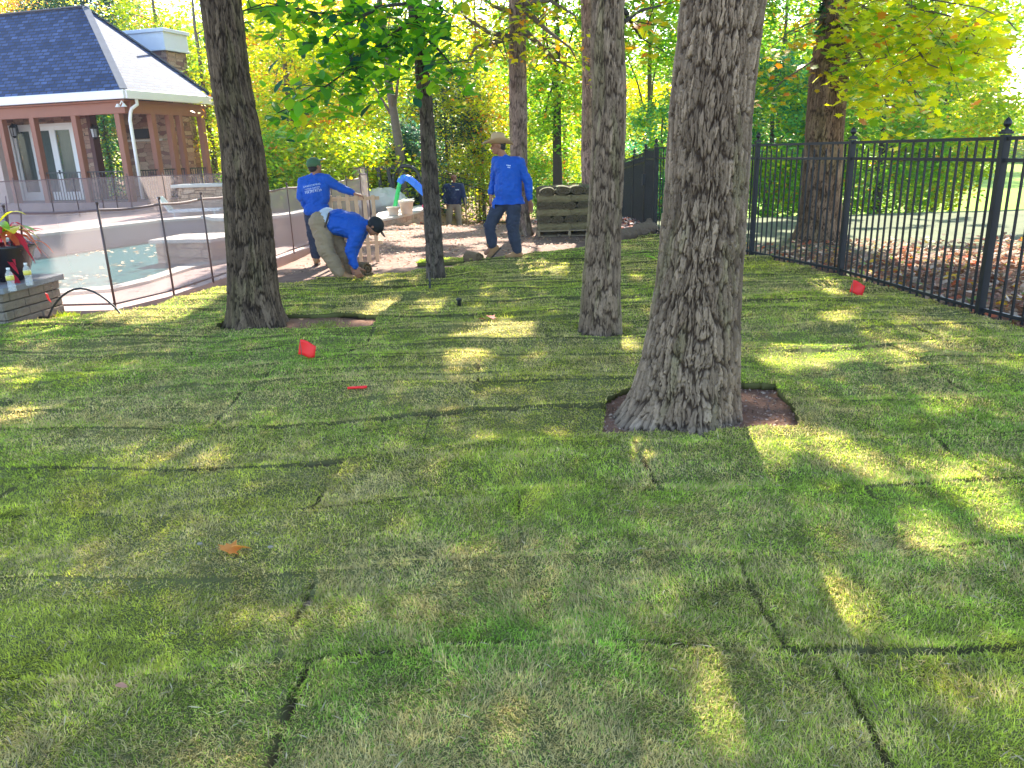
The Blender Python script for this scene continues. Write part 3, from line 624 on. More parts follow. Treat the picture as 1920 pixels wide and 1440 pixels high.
# ------------------------------------------------------------------ trees
def worley(u, v, per, seed):
    """F1, F2-F1 and cell hash on a jittered grid, periodic in u"""
    iu = np.floor(u).astype(int); iv = np.floor(v).astype(int); f1 = np.full(u.shape, 9.); f2 = np.full(u.shape, 9.); idn = np.zeros(u.shape)
    for du in (-1, 0, 1):
        for dv in (-1, 0, 1):
            cu = iu + du; cv = iv + dv; w = np.mod(cu, per)
            ox = cu + .15 + .7 * _hash(w, cv, seed); oy = cv + .1 + .8 * _hash(w, cv, seed + 1)
            d = ((u - ox) ** 4 + (v - oy) ** 4) ** .25; h = _hash(w, cv, seed + 2)
            c = d < f1; f2 = np.where(c, f1, np.minimum(f2, d)); idn = np.where(c, h, idn); f1 = np.where(c, d, f1)
    return f1, f2 - f1, idn
def trunk(parent, pts, nseg, dz, ztop_fine, depth, plate, col1, col2, colf, flare=.3, flh=.25, lobes=5, seed=0, base=-.06, side=None):
    """pts: (x,y,z,r) centre line; bark plates are modelled as relief"""
    pts = sorted(pts, key=lambda p: p[2]); Z = np.array([p[2] for p in pts]); zt = Z[-1]
    zs = np.concatenate([np.arange(base + pts[0][2], ztop_fine, dz), np.arange(ztop_fine, zt, max(dz, .25))])
    cx = np.interp(zs, Z, [p[0] for p in pts]); cy = np.interp(zs, Z, [p[1] for p in pts]); R = np.interp(zs, Z, [p[3] for p in pts])
    k = max(3, int(.25 / dz)) | 1; pad = lambda a: np.convolve(np.pad(a, k // 2, mode='edge'), np.ones(k) / k, 'valid')
    cx, cy, R = pad(cx), pad(cy), pad(R)
    th = np.linspace(0, 2 * PI, nseg, endpoint=False); TH, ZZ = np.meshgrid(th, zs); th = TH.ravel(); z = ZZ.ravel()
    r0 = np.repeat(R, nseg); zr = z - pts[0][2]
    fl = flare * np.exp(-np.maximum(zr, 0) / flh); r = r0 * (1 + fl * (1 + .45 * np.sin(lobes * th + seed) + .25 * np.sin((lobes + 2) * th + 2 * seed)) * ((1 + .75 * np.cos(th - side)) if side is not None else 1))
    r = r * (1 + .035 * (vnoise(np.cos(th) * 1.5 + 10 + seed, np.sin(th) * 1.5 + zr * 1.2, seed) - .5) * 2)
    circ = 2 * PI * float(np.median(R)); per = max(6, 2 * int(round(circ / plate[0] / 2)))
    u = th / (2 * PI) * per; v = zr / plate[1]
    wu = (vnoise(np.cos(th) * 4 + 30, np.sin(th) * 4 + zr * 4, seed + 5) - .5) * 1.9 + (vnoise(np.cos(th) * 16 + 9, np.sin(th) * 16 + zr * 14, seed + 6) - .5) * 1.0 + (vnoise(np.cos(th) * 40 + 9, np.sin(th) * 40 + zr * 50, seed + 8) - .5) * .4
    wv = (vnoise(th * per / 6.2832 * .9, zr * 9, seed + 7) - .5) * .5
    f1, g, idn = worley(u + wu, v * .5 + wv * .6, per, seed + 20)
    f1b, gb, idb = worley(u * 1.5 + wu * .8 + 3.3, v * 1.25 + wv, per * 3 // 2, seed + 90)
    fine = fbm(th / (2 * PI) * per * 4.5, zr / plate[1] * 2.0, seed + 40, 4); grit = vnoise(th / (2 * PI) * per * 11, zr / plate[1] * 9, seed + 45)
    furrow = sstep(.0, .26, g + .26 * (fine - .5)); crack = sstep(.0, .15, gb + .20 * (grit - .5))
    plateh = furrow * (.55 + .45 * crack)
    h = plateh * (.75 + .35 * idn + .2 * idb) + .75 * (fine - .5) + .22 * (grit - .5)
    r = r + depth * (h - .6)
    X = np.repeat(cx, nseg) + np.cos(th) * r; Y = np.repeat(cy, nseg) + np.sin(th) * r
    ny = len(zs); i = np.arange(ny * nseg).reshape(ny, nseg); j = np.roll(i, -1, axis=1); F = np.stack([i[:-1].ravel(), j[:-1].ravel(), j[1:].ravel(), i[1:].ravel()], 1)
    big = fbm(np.cos(th) * 1.2 + 4, np.sin(th) * 1.2 + zr * 1.4, seed + 60, 3)[:, None]
    c = (np.array(col1) * (1 - idn[:, None]) + np.array(col2) * idn[:, None]) * (.75 + .5 * fine[:, None]) * (.75 + .5 * big)
    c = c * (.8 + .4 * idb[:, None]) * (.85 + .3 * grit[:, None]); pc_ = np.clip(plateh * 1.15, 0, 1)[:, None]; c = c * pc_ + np.array(colf) * (1 - pc_)
    moss = sstep(.58, .72, fbm(np.cos(th) * 2 + 14, np.sin(th) * 2 + zr * 2.4, seed + 70, 3))[:, None] * .28
    c = c * (1 - moss) + c * np.array([.85, 1.15, .62]) * moss
    o = fastmesh('trunk', np.stack([X, Y, z], 1), [F], M_bark, parent, cols=c, smooth=True)
    if parent is not None: o.location = -parent.location
    return o
def limb(mb, a, b, r0, r1, bend=.25, n=7, seed=0):
    rr = random.Random(seed); a = Vector(a); b = Vector(b); L = (b - a).length; pts = []; rs = []
    off = Vector((rr.uniform(-1, 1), rr.uniform(-1, 1), rr.uniform(.2, 1))) * bend * L
    for k in range(n + 1):
        t = k / n; p = a.lerp(b, t) + off * t * (1 - t) + Vector((rr.uniform(-1, 1), rr.uniform(-1, 1), rr.uniform(-1, 1))) * .018 * L * (0 < k < n)
        pts.append(p); rs.append(r0 + (r1 - r0) * t)
    mb.tube(pts, rs, 7 if r0 > .03 else 5); return pts
M_limb = plain('limb_bark', (.13, .105, .085), .95, 0, .3, 14, .5, 60)
M_limbd = plain('dark_limb_bark', (.045, .037, .032), .95, 0, .3, 14, .5, 60)
def outline(rows, D, top, zr=None, rtop=None):
    """rows: (py, left px, right px) of a trunk at distance D -> centre line points"""
    out = []
    for py, l, r in rows:
        a = A(l, py, D); b = A(r, py, D); out.append(((a[0] + b[0]) / 2, D, (a[2] + b[2]) / 2, abs(b[0] - a[0]) / 2))
    out.sort(key=lambda p: p[2])
    if out[0][2] > 0.0:
        a = out[0]; out.insert(0, (a[0], D, 0.0, a[3]))
    a, b = out[-3], out[-1]; sx = (b[0] - a[0]) / (b[2] - a[2]); r = b[3]
    sx = max(-.08, min(.08, sx))
    for z in (4, 6, 8, top):
        if z > b[2] + .5: out.append((b[0] + sx * (z - b[2]), D, z, r * max(.3, 1 - .07 * (z - b[2]))))
    return out
BARKG = ((.155, .108, .074), (.31, .225, .155), (.05, .033, .023))
TREES = {}
def lawn_tree(key, rows, D, dD, top, label, nseg, dz, fine, depth, plate, cols, **k):
    pts = outline(rows, D, top); pts = [(x, y + dD, z, r) for x, y, z, r in pts]
    e = empty('oak_tree', (pts[0][0], pts[0][1], 0), label=label, cat='tree', group='tall trees on the lawn')
    trunk(e, pts, nseg, dz, fine, depth, plate, *cols, **k); TREES[key] = (e, pts); return e
lawn_tree('big', [(0, 1279, 1430), (180, 1261, 1408), (350, 1252, 1399), (520, 1234, 1388), (640, 1214, 1383), (700, 1204, 1382)], 4.36, 0.0, 10.5,
          'thickest grey trunk in front, flared over a square of bare soil', 560, .005, 2.75, .016, (.023, .095), BARKG, flare=.34, flh=.15, lobes=5, seed=3, side=PI)
lawn_tree('second', [(0, 1110, 1170), (60, 1108, 1168), (180, 1112, 1174), (350, 1107, 1168), (470, 1098, 1163), (560, 1091, 1163)], 6.55, 0, 10.5,
          'grey trunk standing just left of the thickest trunk, its base in the sod', 260, .010, 3.2, .012, (.026, .11), BARKG, flare=.14, flh=.14, lobes=5, seed=11)
lawn_tree('left', [(0, 374, 447), (150, 393, 464), (280, 414, 490), (450, 423, 509), (560, 428, 518)], 7.25, 0.05, 10.5,
          'dark leaning trunk on the left, right of the house, in a patch of bare soil', 300, .011, 3.3, .012, (.022, .14), ((.08, .056, .038), (.165, .118, .08), (.025, .017, .012)), flare=.34, flh=.16, lobes=5, seed=23)
lawn_tree('slim', [(0, 764, 791), (220, 788, 813), (300, 790, 819), (400, 795, 826), (500, 800, 832)], 9.75, 0, 9.0,
          'slimmest dark trunk between the bending worker and the man in the straw hat', 120, .016, 3.8, .012, (.035, .14), ((.08, .062, .05), (.14, .11, .09), (.03, .022, .018)), flare=.18, flh=.1, lobes=5, seed=31)
lawn_tree('mid', [(0, 955, 985), (100, 955, 986), (220, 955, 988), (330, 958, 988), (420, 966, 993)], 15.1, 0, 10,
          'brown trunk rising directly behind the man in the straw hat', 130, .022, 4.6, .014, (.05, .2), ((.20, .14, .115), (.30, .215, .175), (.07, .048, .04)), flare=.5, flh=.18, lobes=5, seed=43)
lawn_tree('behind', [(0, 1089, 1125), (150, 1092, 1124), (300, 1090, 1122), (360, 1092, 1126)], 17.4, 0, 10,
          'pinkish brown trunk half hidden behind the grey second trunk, beyond the sod stack', 120, .025, 5.2, .014, (.05, .2), ((.26, .17, .135), (.38, .27, .22), (.09, .06, .05)), flare=.3, flh=.2, lobes=4, seed=47)
lawn_tree('right', [(0, 1545, 1601), (140, 1519, 1588), (260, 1512, 1578), (380, 1505, 1574), (430, 1499, 1573)], 12.75, 0, 10.5,
          'brown trunk with climbing ivy behind the black iron fence', 220, .016, 4.2, .020, (.045, .2), ((.15, .095, .06), (.25, .165, .11), (.045, .028, .018)), flare=.38, flh=.22, lobes=5, seed=53)
TREES['right'][1][:] = TREES['right'][1]
PAL = {'Y': [(5, (.52, .52, .012)), (4, (.36, .46, .015)), (1.2, (.66, .48, .02)), (.5, (.6, .22, .03)), (.8, (.10, .2, .03))],
       'YG': [(4, (.33, .42, .02)), (3, (.48, .50, .02)), (2, (.16, .30, .03)), (.5, (.62, .38, .03))],
       'G': [(4, (.13, .30, .03)), (3, (.26, .42, .03)), (1.4, (.38, .42, .03)), (.35, (.55, .22, .04))],
       'D': [(5, (.025, .075, .045)), (3, (.04, .12, .06)), (.7, (.12, .2, .05))],
       'T': [(4, (.06, .24, .12)), (3, (.14, .36, .10)), (2, (.34, .46, .04)), (1, (.25, .32, .05)), (.3, (.45, .4, .04))],
       'O': [(3, (.55, .30, .05)), (2, (.55, .18, .05)), (3, (.5, .45, .05)), (2, (.2, .28, .06))],
       'C': [(5, (.10, .17, .03)), (3, (.18, .26, .03)), (1, (.4, .36, .03))]}
# ---- shading canopy: unseen leaves placed to shade the lawn, hung on its trees
def canopy():
    n = 235000; gx = RNG.uniform(-9.5, 10, n); gy = RNG.uniform(-3, 17.5, n); z = RNG.uniform(6.6, 10.8, n)
    k = z / math.tan(SUN_EL); C = np.stack([gx + k * math.sin(SUN_AZ), gy + k * math.cos(SUN_AZ), z], 1)
    # leaves over sunny patches dropped, the rest given to the nearest tree
    L = litness(gx, gy); C = C[RNG.random(n) > L * 1.02]
    keys = ['big', 'second', 'left', 'slim', 'mid', 'behind', 'right']
    tp = np.array([[TREES[q][1][-1][0], TREES[q][1][-1][1]] for q in keys]); d = np.hypot(C[:, None, 0] - tp[None, :, 0], C[:, None, 1] - tp[None, :, 1]) - np.array([0, 0, 1, 0, 3, 4, 3])
    own = d.argmin(1)
    for i, q in enumerate(keys):
        c = C[own == i]; e, pts = TREES[q]
        if len(c) < 50: continue
        o = leafmesh('crown', c, .165, PAL['C'], M_leaf, .55, parent=e); o.location = -e.location
        mb = MB(); rr = random.Random(i)
        for m in range(9):
            t = c[rr.randrange(len(c))]; z0 = rr.uniform(5.2, 8.5); p = [float(np.interp(z0, [a[2] for a in pts], [a[j] for a in pts])) for j in (0, 1)]
            limb(mb, (p[0], p[1], z0), t, .07, .015, .1, seed=m + i * 20)
        b = mb.build('branches', M_limb, e, True); b.location = -e.location
        print('crown', q, len(c))
canopy()
# ---- leafy boughs that hang into the picture
def bough(key, paths, n, size, shape, pal, spread, name='bough', mat=None, seed=0, droop=.9, lr=.02):
    """paths: lists of (px, py, D)"""
    e, pts = TREES[key]; mb = MB(); C = []
    for j, path in enumerate(paths):
        w = [Vector(A(*p)) for p in path]; L = [0]
        for a, b in zip(w[:-1], w[1:]): L.append(L[-1] + (b - a).length)
        rs = [lr * (1 - .8 * l / L[-1]) for l in L]; mb.tube(w, rs, 6)
        m = int(n * (L[-1]) / 1.15)
        t = RNG.uniform(.12, 1.0, m) * L[-1]; P0 = np.stack([np.interp(t, L, [v[k] for v in w]) for k in range(3)], 1)
        nt = max(3, m // 9); ti = RNG.integers(0, nt, m); to = RNG.normal(0, 1, (nt, 3)) * np.array([1, 1, .75]) * spread + np.array([0, 0, -spread * .45])
        C.append(P0 + to[ti] * .8 + RNG.normal(0, .07, (m, 3)))
        for k in range(0, nt, 2):
            i0 = RNG.integers(0, m); mb.tube([Vector(P0[i0]), Vector(P0[i0] + to[ti[i0]] * .5), Vector(P0[i0] + to[ti[i0]] * .9)], [lr * .3, lr * .2, .002], 4)
    C = np.concatenate(C); b = mb.build(name, mat or M_limbd, e, True); b.location = -e.location
    o = leafmesh('leaves', C, size, pal, M_leaf, .45, shape=shape, parent=b, droop=droop)
    return o
PB = [(4, (.07, .22, .02)), (4, (.13, .36, .02)), (3, (.28, .48, .02)), (.4, (.45, .45, .03)), (.8, (.02, .09, .05))]
bough('slim', [[(778, 30, 9.7), (700, 95, 9.0), (655, 130, 8.6), (600, 170, 8.2), (545, 200, 7.9), (515, 215, 7.8)],
               [(775, 5, 9.7), (690, 15, 9.0), (600, 25, 8.4), (500, 5, 7.8), (440, 25, 7.6)],
               [(783, 60, 9.7), (820, 90, 9.2), (845, 120, 9.0), (850, 150, 8.9)], [(775, 30, 9.7), (740, 80, 9.1), (700, 100, 8.8), (690, 130, 8.8)],
               [(700, 95, 9.0), (660, 110, 8.4), (640, 140, 8.2)], [(780, 15, 9.7), (820, 10, 9.0), (850, 30, 8.8)], [(700, 20, 8.9), (650, 45, 8.4), (620, 70, 8.3)]], 130, .17, LEAF_OVAL, PB, .22)
PR = [(6, (.46, .52, .012)), (4, (.60, .58, .012)), (2, (.20, .38, .02)), (.5, (.62, .25, .03))]
bough('right', [[(1590, 20, 12.4), (1640, 80, 11.2), (1700, 150, 10.6), (1740, 200, 10.4)], [(1592, 0, 12.4), (1680, 40, 11), (1760, 70, 10.4), (1830, 100, 10)],
                [(1590, 60, 12.4), (1640, 150, 11.4), (1670, 210, 11)], [(1680, 40, 11), (1740, 120, 10.2), (1790, 140, 10)], [(1592, -10, 12.4), (1720, -5, 10), (1840, 15, 9.4), (1900, 45, 9.2)],
                [(1700, 10, 10.5), (1780, 30, 9.8), (1850, 70, 9.6)], [(1588, 40, 12.5), (1620, 110, 12), (1630, 180, 12)], [(1740, 70, 10.4), (1800, 90, 10.2), (1820, 60, 10)]], 150, .165, LEAF_LOBED, PR, .30, mat=M_limb, lr=.025)
bough('right', [[(1548, 30, 12.6), (1480, 60, 12), (1440, 95, 11.8)], [(1530, 110, 12.7), (1470, 150, 12.4), (1430, 180, 12.2)]], 60, .13, LEAF_LOBED, [(3, (.25, .36, .03)), (3, (.6, .42, .02)), (1, (.6, .22, .03))], .22, mat=M_limb)
bough('mid', [[(957, 70, 15), (915, 60, 14.6), (875, 35, 14.4), (850, 0, 14.2)], [(957, 22, 15), (925, 12, 14.6), (900, -10, 14.4)], [(957, 70, 15), (890, 90, 14), (860, 150, 13.8)],
              [(985, 20, 15), (1030, 60, 14.6), (1070, 90, 14.4)], [(985, 5, 15), (1030, 0, 14.6), (1080, 30, 14.4)], [(985, 60, 15), (1040, 110, 15), (1075, 130, 15)]], 110, .15, LEAF_KITE, [(4, (.28, .38, .02)), (3, (.55, .50, .02)), (1, (.6, .28, .03))], .30, mat=M_limb, lr=.06)
bough('second', [[(1172, 40, 6.5), (1200, 20, 6.9), (1260, 5, 7.2)], [(1172, 20, 6.5), (1200, 70, 8.0), (1250, 100, 8.4)]], 36, .12, LEAF_LOBED, [(3, (.25, .36, .03)), (2, (.5, .42, .02)), (1, (.6, .22, .03))], .16)
# ivy on the right trunk
e, pts = TREES['right']; zz = RNG.uniform(3.1, 5.0, 220); cx = np.interp(zz, [p[2] for p in pts], [p[0] for p in pts]); rr_ = np.interp(zz, [p[2] for p in pts], [p[3] for p in pts])
an = RNG.normal(PI + .25, .22, 220); iv = leafmesh('ivy', np.stack([cx + np.cos(an) * (rr_ + .05), 12.75 + np.sin(an) * (rr_ + .05), zz], 1), .085, [(3, (.015, .06, .02)), (1, (.03, .12, .03))], M_leaf, .8, shape=LEAF_LOBED, parent=e); iv.location = -e.location

# ---- trees and shrubs behind
def crown_pts(n, c, rad, clump=.45, per=70):
    K = max(4, n // per); d = RNG.normal(0, 1, (K, 3)); d /= np.linalg.norm(d, axis=1)[:, None]; cc = np.array(c) + d * (RNG.uniform(.25, 1, (K, 1)) ** .5) * np.array(rad)
    i = RNG.integers(0, K, n); sz = RNG.uniform(.6, 1.35, K)[i][:, None]
    return cc[i] + RNG.normal(0, clump, (n, 3)) * np.array([1, 1, .6]) * sz, i, cc
def bg_tree(name, px, D, z0, z1, hw, pal, n, leaf, label, cat='tree', tr=.14, group='trees and shrubs behind the fences', tilt=.7, clump=None, lean=0, hd=None, mat=None, trunk_on=True, ccull=True, crownz=None):
    b = A(px, 300, D); x = b[0]; gz = Tz(x, D); e = empty(name, (x, D, gz), label=label, cat=cat, group=group)
    c = (0, 0, (z0 + z1) / 2 - gz); rad = (hw, hd or hw * .9, (z1 - z0) / 2)
    n = int(n * 1.75); P_, i, cc = crown_pts(n, c, rad, clump or max(.22, .15 * hw), per=60)
    W = P_ + np.array([x, D, gz]); kmask = (P_[:, 2] > .05)
    if ccull: kmask &= cull(W)
    P_ = P_[kmask]; i = i[kmask]
    pa = np.array([p[1] for p in PAL[pal]]); pr = np.array([p[0] for p in PAL[pal]]); ch = RNG.choice(len(pa), len(cc), p=pr / pr.sum())
    ci = np.where(RNG.random(len(i)) < .6, ch[i], RNG.choice(len(pa), len(i), p=pr / pr.sum())); col = pa[ci] * RNG.uniform(.7, 1.3, (len(i), 1))
    leafmesh('crown', P_, leaf, col, M_leaf, tilt, parent=e)
    if trunk_on:
        mb = MB(); topz = z1 - gz - .3; rr = random.Random(int(px * 7 + D)); p = []; k = 9
        for q in range(k + 1): p.append((lean * q / k + rr.uniform(-.05, .05) * tr * 4, rr.uniform(-.05, .05), -.05 + topz * q / k))
        mb.tube(p, [tr * (1.15 if q == 0 else 1 - .75 * q / k) for q in range(k + 1)], 9); mb.build('trunk', mat or M_limb, e, True)
        mb = MB()
        for q in range(6):
            t = rr.uniform(.3, .85); s = (lean * t, 0, topz * t); tg = cc[rr.randrange(len(cc))]
            if tg[2] < .3: continue
            limb(mb, s, tg, tr * .35 * (1 - t * .6), .008, .15, seed=q + int(px))
        if mb.v: mb.build('branches', mat or M_limb, e, True)
    return e
BG = [ # name, px, D, z0, z1, halfwidth, palette, n, leaf, label, kwargs
 ('maple_tree', 548, 26, .2, 7.6, 2.0, 'Y', 9000, .15, 'bright yellow tree with thin trunk just right of the dark leaning trunk', dict(tr=.13, lean=.15)),
 ('maple_tree', 650, 29, .0, 6.2, 3.0, 'YG', 11000, .15, 'wide yellow green tree above the green capped worker', dict(tr=.16)),
 ('maple_tree', 590, 34, 3.5, 9.5, 3.2, 'O', 7000, .17, 'tree with reddish orange leaves high behind the hanging green bough', dict(tr=.18)),
 ('ash_tree', 756, 23, 4.2, 8.5, 1.9, 'YG', 4200, .15, 'thin pale trunk leaning just left of the slimmest dark trunk', dict(tr=.16, lean=-.55)),
 ('holly_tree', 838, 30.5, -.8, 5.3, 1.9, 'D', 11000, .12, 'dark blue green holly behind the man in the navy jacket', dict(tr=.08, clump=.28)),
 ('holly_tree', 762, 24, -.8, 2.6, .65, 'D', 4500, .12, 'low dark evergreen left of the navy jacket, behind the slide', dict(tr=.06, clump=.25)),
 ('maple_tree', 905, 29.5, .2, 4.6, 1.3, 'Y', 2000, .14, 'small golden leaved tree behind the straw hat', dict(tr=.06, clump=.22)),
 ('maple_tree', 900, 31, -.5, 8.2, 2.4, 'Y', 7000, .15, 'tall golden tree left of the brown trunk behind the straw hat', dict(tr=.12)),
 ('leafy_shrub', 905, 30, -1, 2.0, 2.0, 'YG', 4200, .13, 'yellow green undergrowth behind the man in navy', dict(tr=.04, cat='shrub')),
 ('oak_tree', 1046, 25, 1.5, 7.8, 1.8, 'G', 8000, .15, 'green oak with dark trunk above the sod stack', dict(tr=.18, mat=M_limbd)),
 ('leafy_shrub', 1005, 29.8, -1, 1.7, 1.5, 'G', 2600, .13, 'low green shrub behind the left end of the sod stack', dict(tr=.04, cat='shrub')),
 ('maple_tree', 1060, 33, -.5, 5.5, 2.4, 'YG', 6000, .16, 'yellow green tree beyond the fence behind the sod stack', dict(tr=.14)),
 ('maple_tree', 1215, 26, 3.6, 8, 2.0, 'G', 6500, .16, 'green tree with orange tips above the black gate', dict(tr=.12)),
 ('maple_tree', 1200, 30, -.6, 4.0, 1.9, 'Y', 5500, .16, 'golden shrub like tree behind the black gate', dict(tr=.09)),
 ('holly_tree', 1240, 24, -.8, 3.0, 1.2, 'T', 5000, .13, 'blue green bush behind the black gate, beside the thickest trunk', dict(tr=.07)),
 ('maple_tree', 1445, 22, -.3, 4.0, 1.5, 'T', 8000, .14, 'blue green tree between the thickest trunk and the ivy covered trunk', dict(tr=.1)),
 ('maple_tree', 1455, 24, 2.5, 7.0, 1.9, 'G', 8000, .15, 'yellow and orange flecked tree between the thickest and ivy covered trunks', dict(tr=.11)),
 ('leafy_shrub', 1440, 20, -1, 1.7, 1.2, 'G', 3500, .13, 'green shrub low behind the iron fence, left of the ivy covered trunk', dict(tr=.04, cat='shrub')),
 ('holly_tree', 1650, 21, -.7, 3.6, 2.0, 'G', 10000, .14, 'dense green bush just right of the ivy covered trunk', dict(tr=.12, mat=M_limbd)),
 ('leafy_tree', 1760, 22, -.3, 3.7, 1.7, 'YG', 6500, .15, 'drooping green tree right of the densest bush, beyond the iron fence', dict(tr=.09)),
 ('maple_tree', 1720, 25, 3.2, 7.2, 2.6, 'YG', 9500, .16, 'yellow green tree behind the yellow bough on the right', dict(tr=.14)),
 ('maple_tree', 1795, 27, 1.2, 4.7, 1.4, 'Y', 3600, .15, 'golden tree between the drooping green tree and the open fairway', dict(tr=.08)),
 ('pine_tree', 205, 36, 2, 11, 2.3, 'D', 11000, .16, 'dark pine behind the roof peak', dict(tr=.2)),
 ('maple_tree', 40, 38, 2, 10.5, 3.6, 'O', 10000, .18, 'orange and yellow tree above the roof ridge on the far left', dict(tr=.2)),
 ('maple_tree', 120, 42, 2, 11.5, 3.2, 'Y', 7000, .2, 'yellow tree left of the dark pine', dict(tr=.2)),
 ('maple_tree', 330, 35, .5, 9.5, 2.2, 'YG', 8000, .16, 'pale green tree behind the white chimney cap', dict(tr=.16)),
 ('maple_tree', 400, 33, -.2, 8.8, 1.8, 'YG', 8000, .16, 'yellow green tree between the chimney and the dark leaning trunk', dict(tr=.14)),
 ('holly_tree', 205, 33, .2, 4.2, 2.3, 'T', 7000, .14, 'blue green bush seen through the open porch', dict(tr=.1)),
 ('leafy_shrub', 535, 24, 0, 2.3, 1.6, 'G', 7000, .14, 'green shrub behind the mesh pool fence, right of the house', dict(tr=.05, cat='shrub')),
 ('leafy_shrub', 640, 24, -.3, 2.2, 2.4, 'YG', 8500, .14, 'bright yellow green shrubs behind the capped worker', dict(tr=.05, cat='shrub')),
]
for a in BG:
    k = dict(a[-1]); bg_tree(*a[:9], label=a[9], **k)
# tree line far behind: three built, the rest copies
protoT = []
for j, (pal, n) in enumerate((('G', 7000), ('O', 7000), ('YG', 7000))):
    protoT.append(bg_tree('distant_tree', 960, 60, -1, 12.5, 4.8, pal, n, .34, 'x', tr=.25, group='distant trees beyond the garden', clump=.8, ccull=False))
FAR = [(60, 62, 0, .9), (170, 60, 2, .95), (290, 58, 1, .95), (400, 55, 0, .9), (480, 62, 2, 1.0), (560, 55, 1, .9), (650, 60, 0, .95), (730, 55, 2, .9), (800, 64, 1, 1.0), (880, 56, 0, .85), (960, 60, 2, .9), (1040, 54, 1, .8),
       (1120, 60, 0, .9), (1190, 66, 2, .8), (1250, 58, 0, .75), (1330, 60, 1, .9), (1420, 60, 0, .9), (1500, 56, 2, .95), (1590, 62, 0, .95), (1680, 58, 2, .9), (1760, 66, 1, .85), (1835, 92, 0, .95), (1880, 96, 1, 1.05), (1930, 84, 0, 1.1), (1990, 78, 2, 1.1), (2060, 66, 1, 1.1)]
kn = ['green', 'orange and green', 'yellow green']
for q, (px, D, j, s) in enumerate(FAR):
    o = protoT[j] if q in (0, 1, 2) and False else copy_tree(protoT[j])
    x = A(px, 300, D)[0]; o.location = (x, D, Tz(x, D) + (0 if D < 80 else -1.0)); o.scale = (s, s, s * random.uniform(.85, 1.1) * (.52 if px > 1800 else 1)); o.rotation_euler.z = random.uniform(0, 6)
    where = ['far left', 'left', 'centre left', 'centre', 'centre right', 'right', 'far right'][min(6, int(px / 275))]
    o['label'] = 'distant %s tree, number %s from the left in the far tree line' % (kn[j], ['one', 'two', 'three', 'four', 'five', 'six', 'seven', 'eight', 'nine', 'ten', 'eleven', 'twelve', 'thirteen', 'fourteen', 'fifteen', 'sixteen', 'seventeen', 'eighteen', 'nineteen', 'twenty', 'twenty one', 'twenty two', 'twenty three', 'twenty four', 'twenty five', 'twenty six'][q])
for p in protoT:
    for c in list(p.children): bpy.data.objects.remove(c)
    bpy.data.objects.remove(p)
# ------------------------------------------------------------------ iron fence
def fence_run(label, pts, H=1.52, spacing=.105, posts=True, post_at=None, group=None, name='iron_fence', base=.02, zf=None, r=.0085, top=True):
    e = empty(name, (pts[0][0], pts[0][1], 0), label=label, cat='fence', group=group); O = Vector((pts[0][0], pts[0][1], 0))
    zf = zf or (lambda x, y: .02); k = 0
    for a, b in zip(pts[:-1], pts[1:]):
        L = math.hypot(b[0] - a[0], b[1] - a[1]); n = max(2, round(L / spacing)); za, zb = zf(*a), zf(*b)
        P3 = lambda t, z: Vector((a[0] + (b[0] - a[0]) * t, a[1] + (b[1] - a[1]) * t, za + (zb - za) * t + z)) - O
        for z in (H, H - .175, .07): MB().bar(P3(0, z), P3(1, z), .026, .03).build('rail', M_black, e)
        m = MB()
        for i in range(1, n):
            t = i / n
            if i % 2: m.bar(P3(t, base), P3(t, H), r * 2)
            else:
                m.bar(P3(t, base), P3(t, H - .10), r * 2); m.lathe(P3(t, H - .10), [(.009, 0), (.012, .015), (.001, .05)], 6)
        m.build('picket_panel', M_black, e)
        for q, (x, y, z) in enumerate(((*a, za), (*b, zb))):
            if q == 1 and b != pts[-1]: continue
            m = MB(); p = Vector((x, y, z)) - O; m.box(p + Vector((0, 0, (H + .02) / 2 + -.03)), (.062, .062, H + .10)); m.box(p + Vector((0, 0, H + .045)), (.08, .08, .02)); m.box(p + Vector((0, 0, H + .06)), (.06, .06, .02))
            m.lathe(p + Vector((0, 0, H + .065)), [(.03, 0), (.014, .012), (.012, .022), (.022, .03), (.032, .05), (.030, .07), (.018, .09), (.002, .105)], 12)
            m.build('post', M_black, e, bevel=.002)
    return e
FL = FENCE_LINE
fence_run('black iron picket fence with ball topped posts along the right edge of the lawn', [FL[0], FL[1], (4.19, 6.72), (3.96, 9.15), (3.46, 10.99), (3.05, 12.9), (2.72, 14.46)], spacing=.115)
gz = lambda x, y: Tz(x, y) + .02
fence_run('black iron fence running away behind the sod stack, seen nearly end on', [(2.76, 15.75), (2.80, 17.4), (2.86, 19.3), (2.95, 21.2)], zf=lambda x, y: -.055 * (y - 14.6), spacing=.10)
# open gate leaf between the two runs
ge = empty('iron_gate', (2.73, 14.55, 0), label='black iron gate with a lock box, beside the log', cat='gate')
m = MB(); W = Vector((.02, 1.1, 0))
for z in (1.52, 1.345, .12): m.bar(Vector((0, 0, z)), W + Vector((0, 0, z)), .026, .03)
for t in (0, 1): m.bar(W * t + Vector((0, 0, .06)), W * t + Vector((0, 0, 1.56)), .045)
m.build('frame', M_black, ge); m = MB()
for i in range(1, 12): m.bar(W * (i / 12) + Vector((0, 0, .12)), W * (i / 12) + Vector((0, 0, 1.5)), .016)
m.build('picket_panel', M_black, ge); MB().box((-.03, 1.05, .95), (.05, .09, .22)).build('lock', M_iron, ge, bevel=.005)
fence_run('black iron fence across the back, behind the man in navy', [(-3.0, 27.5), (-.6, 28.5), (1.6, 29.2), (2.9, 29.0)], zf=gz, H=1.35, spacing=.14)

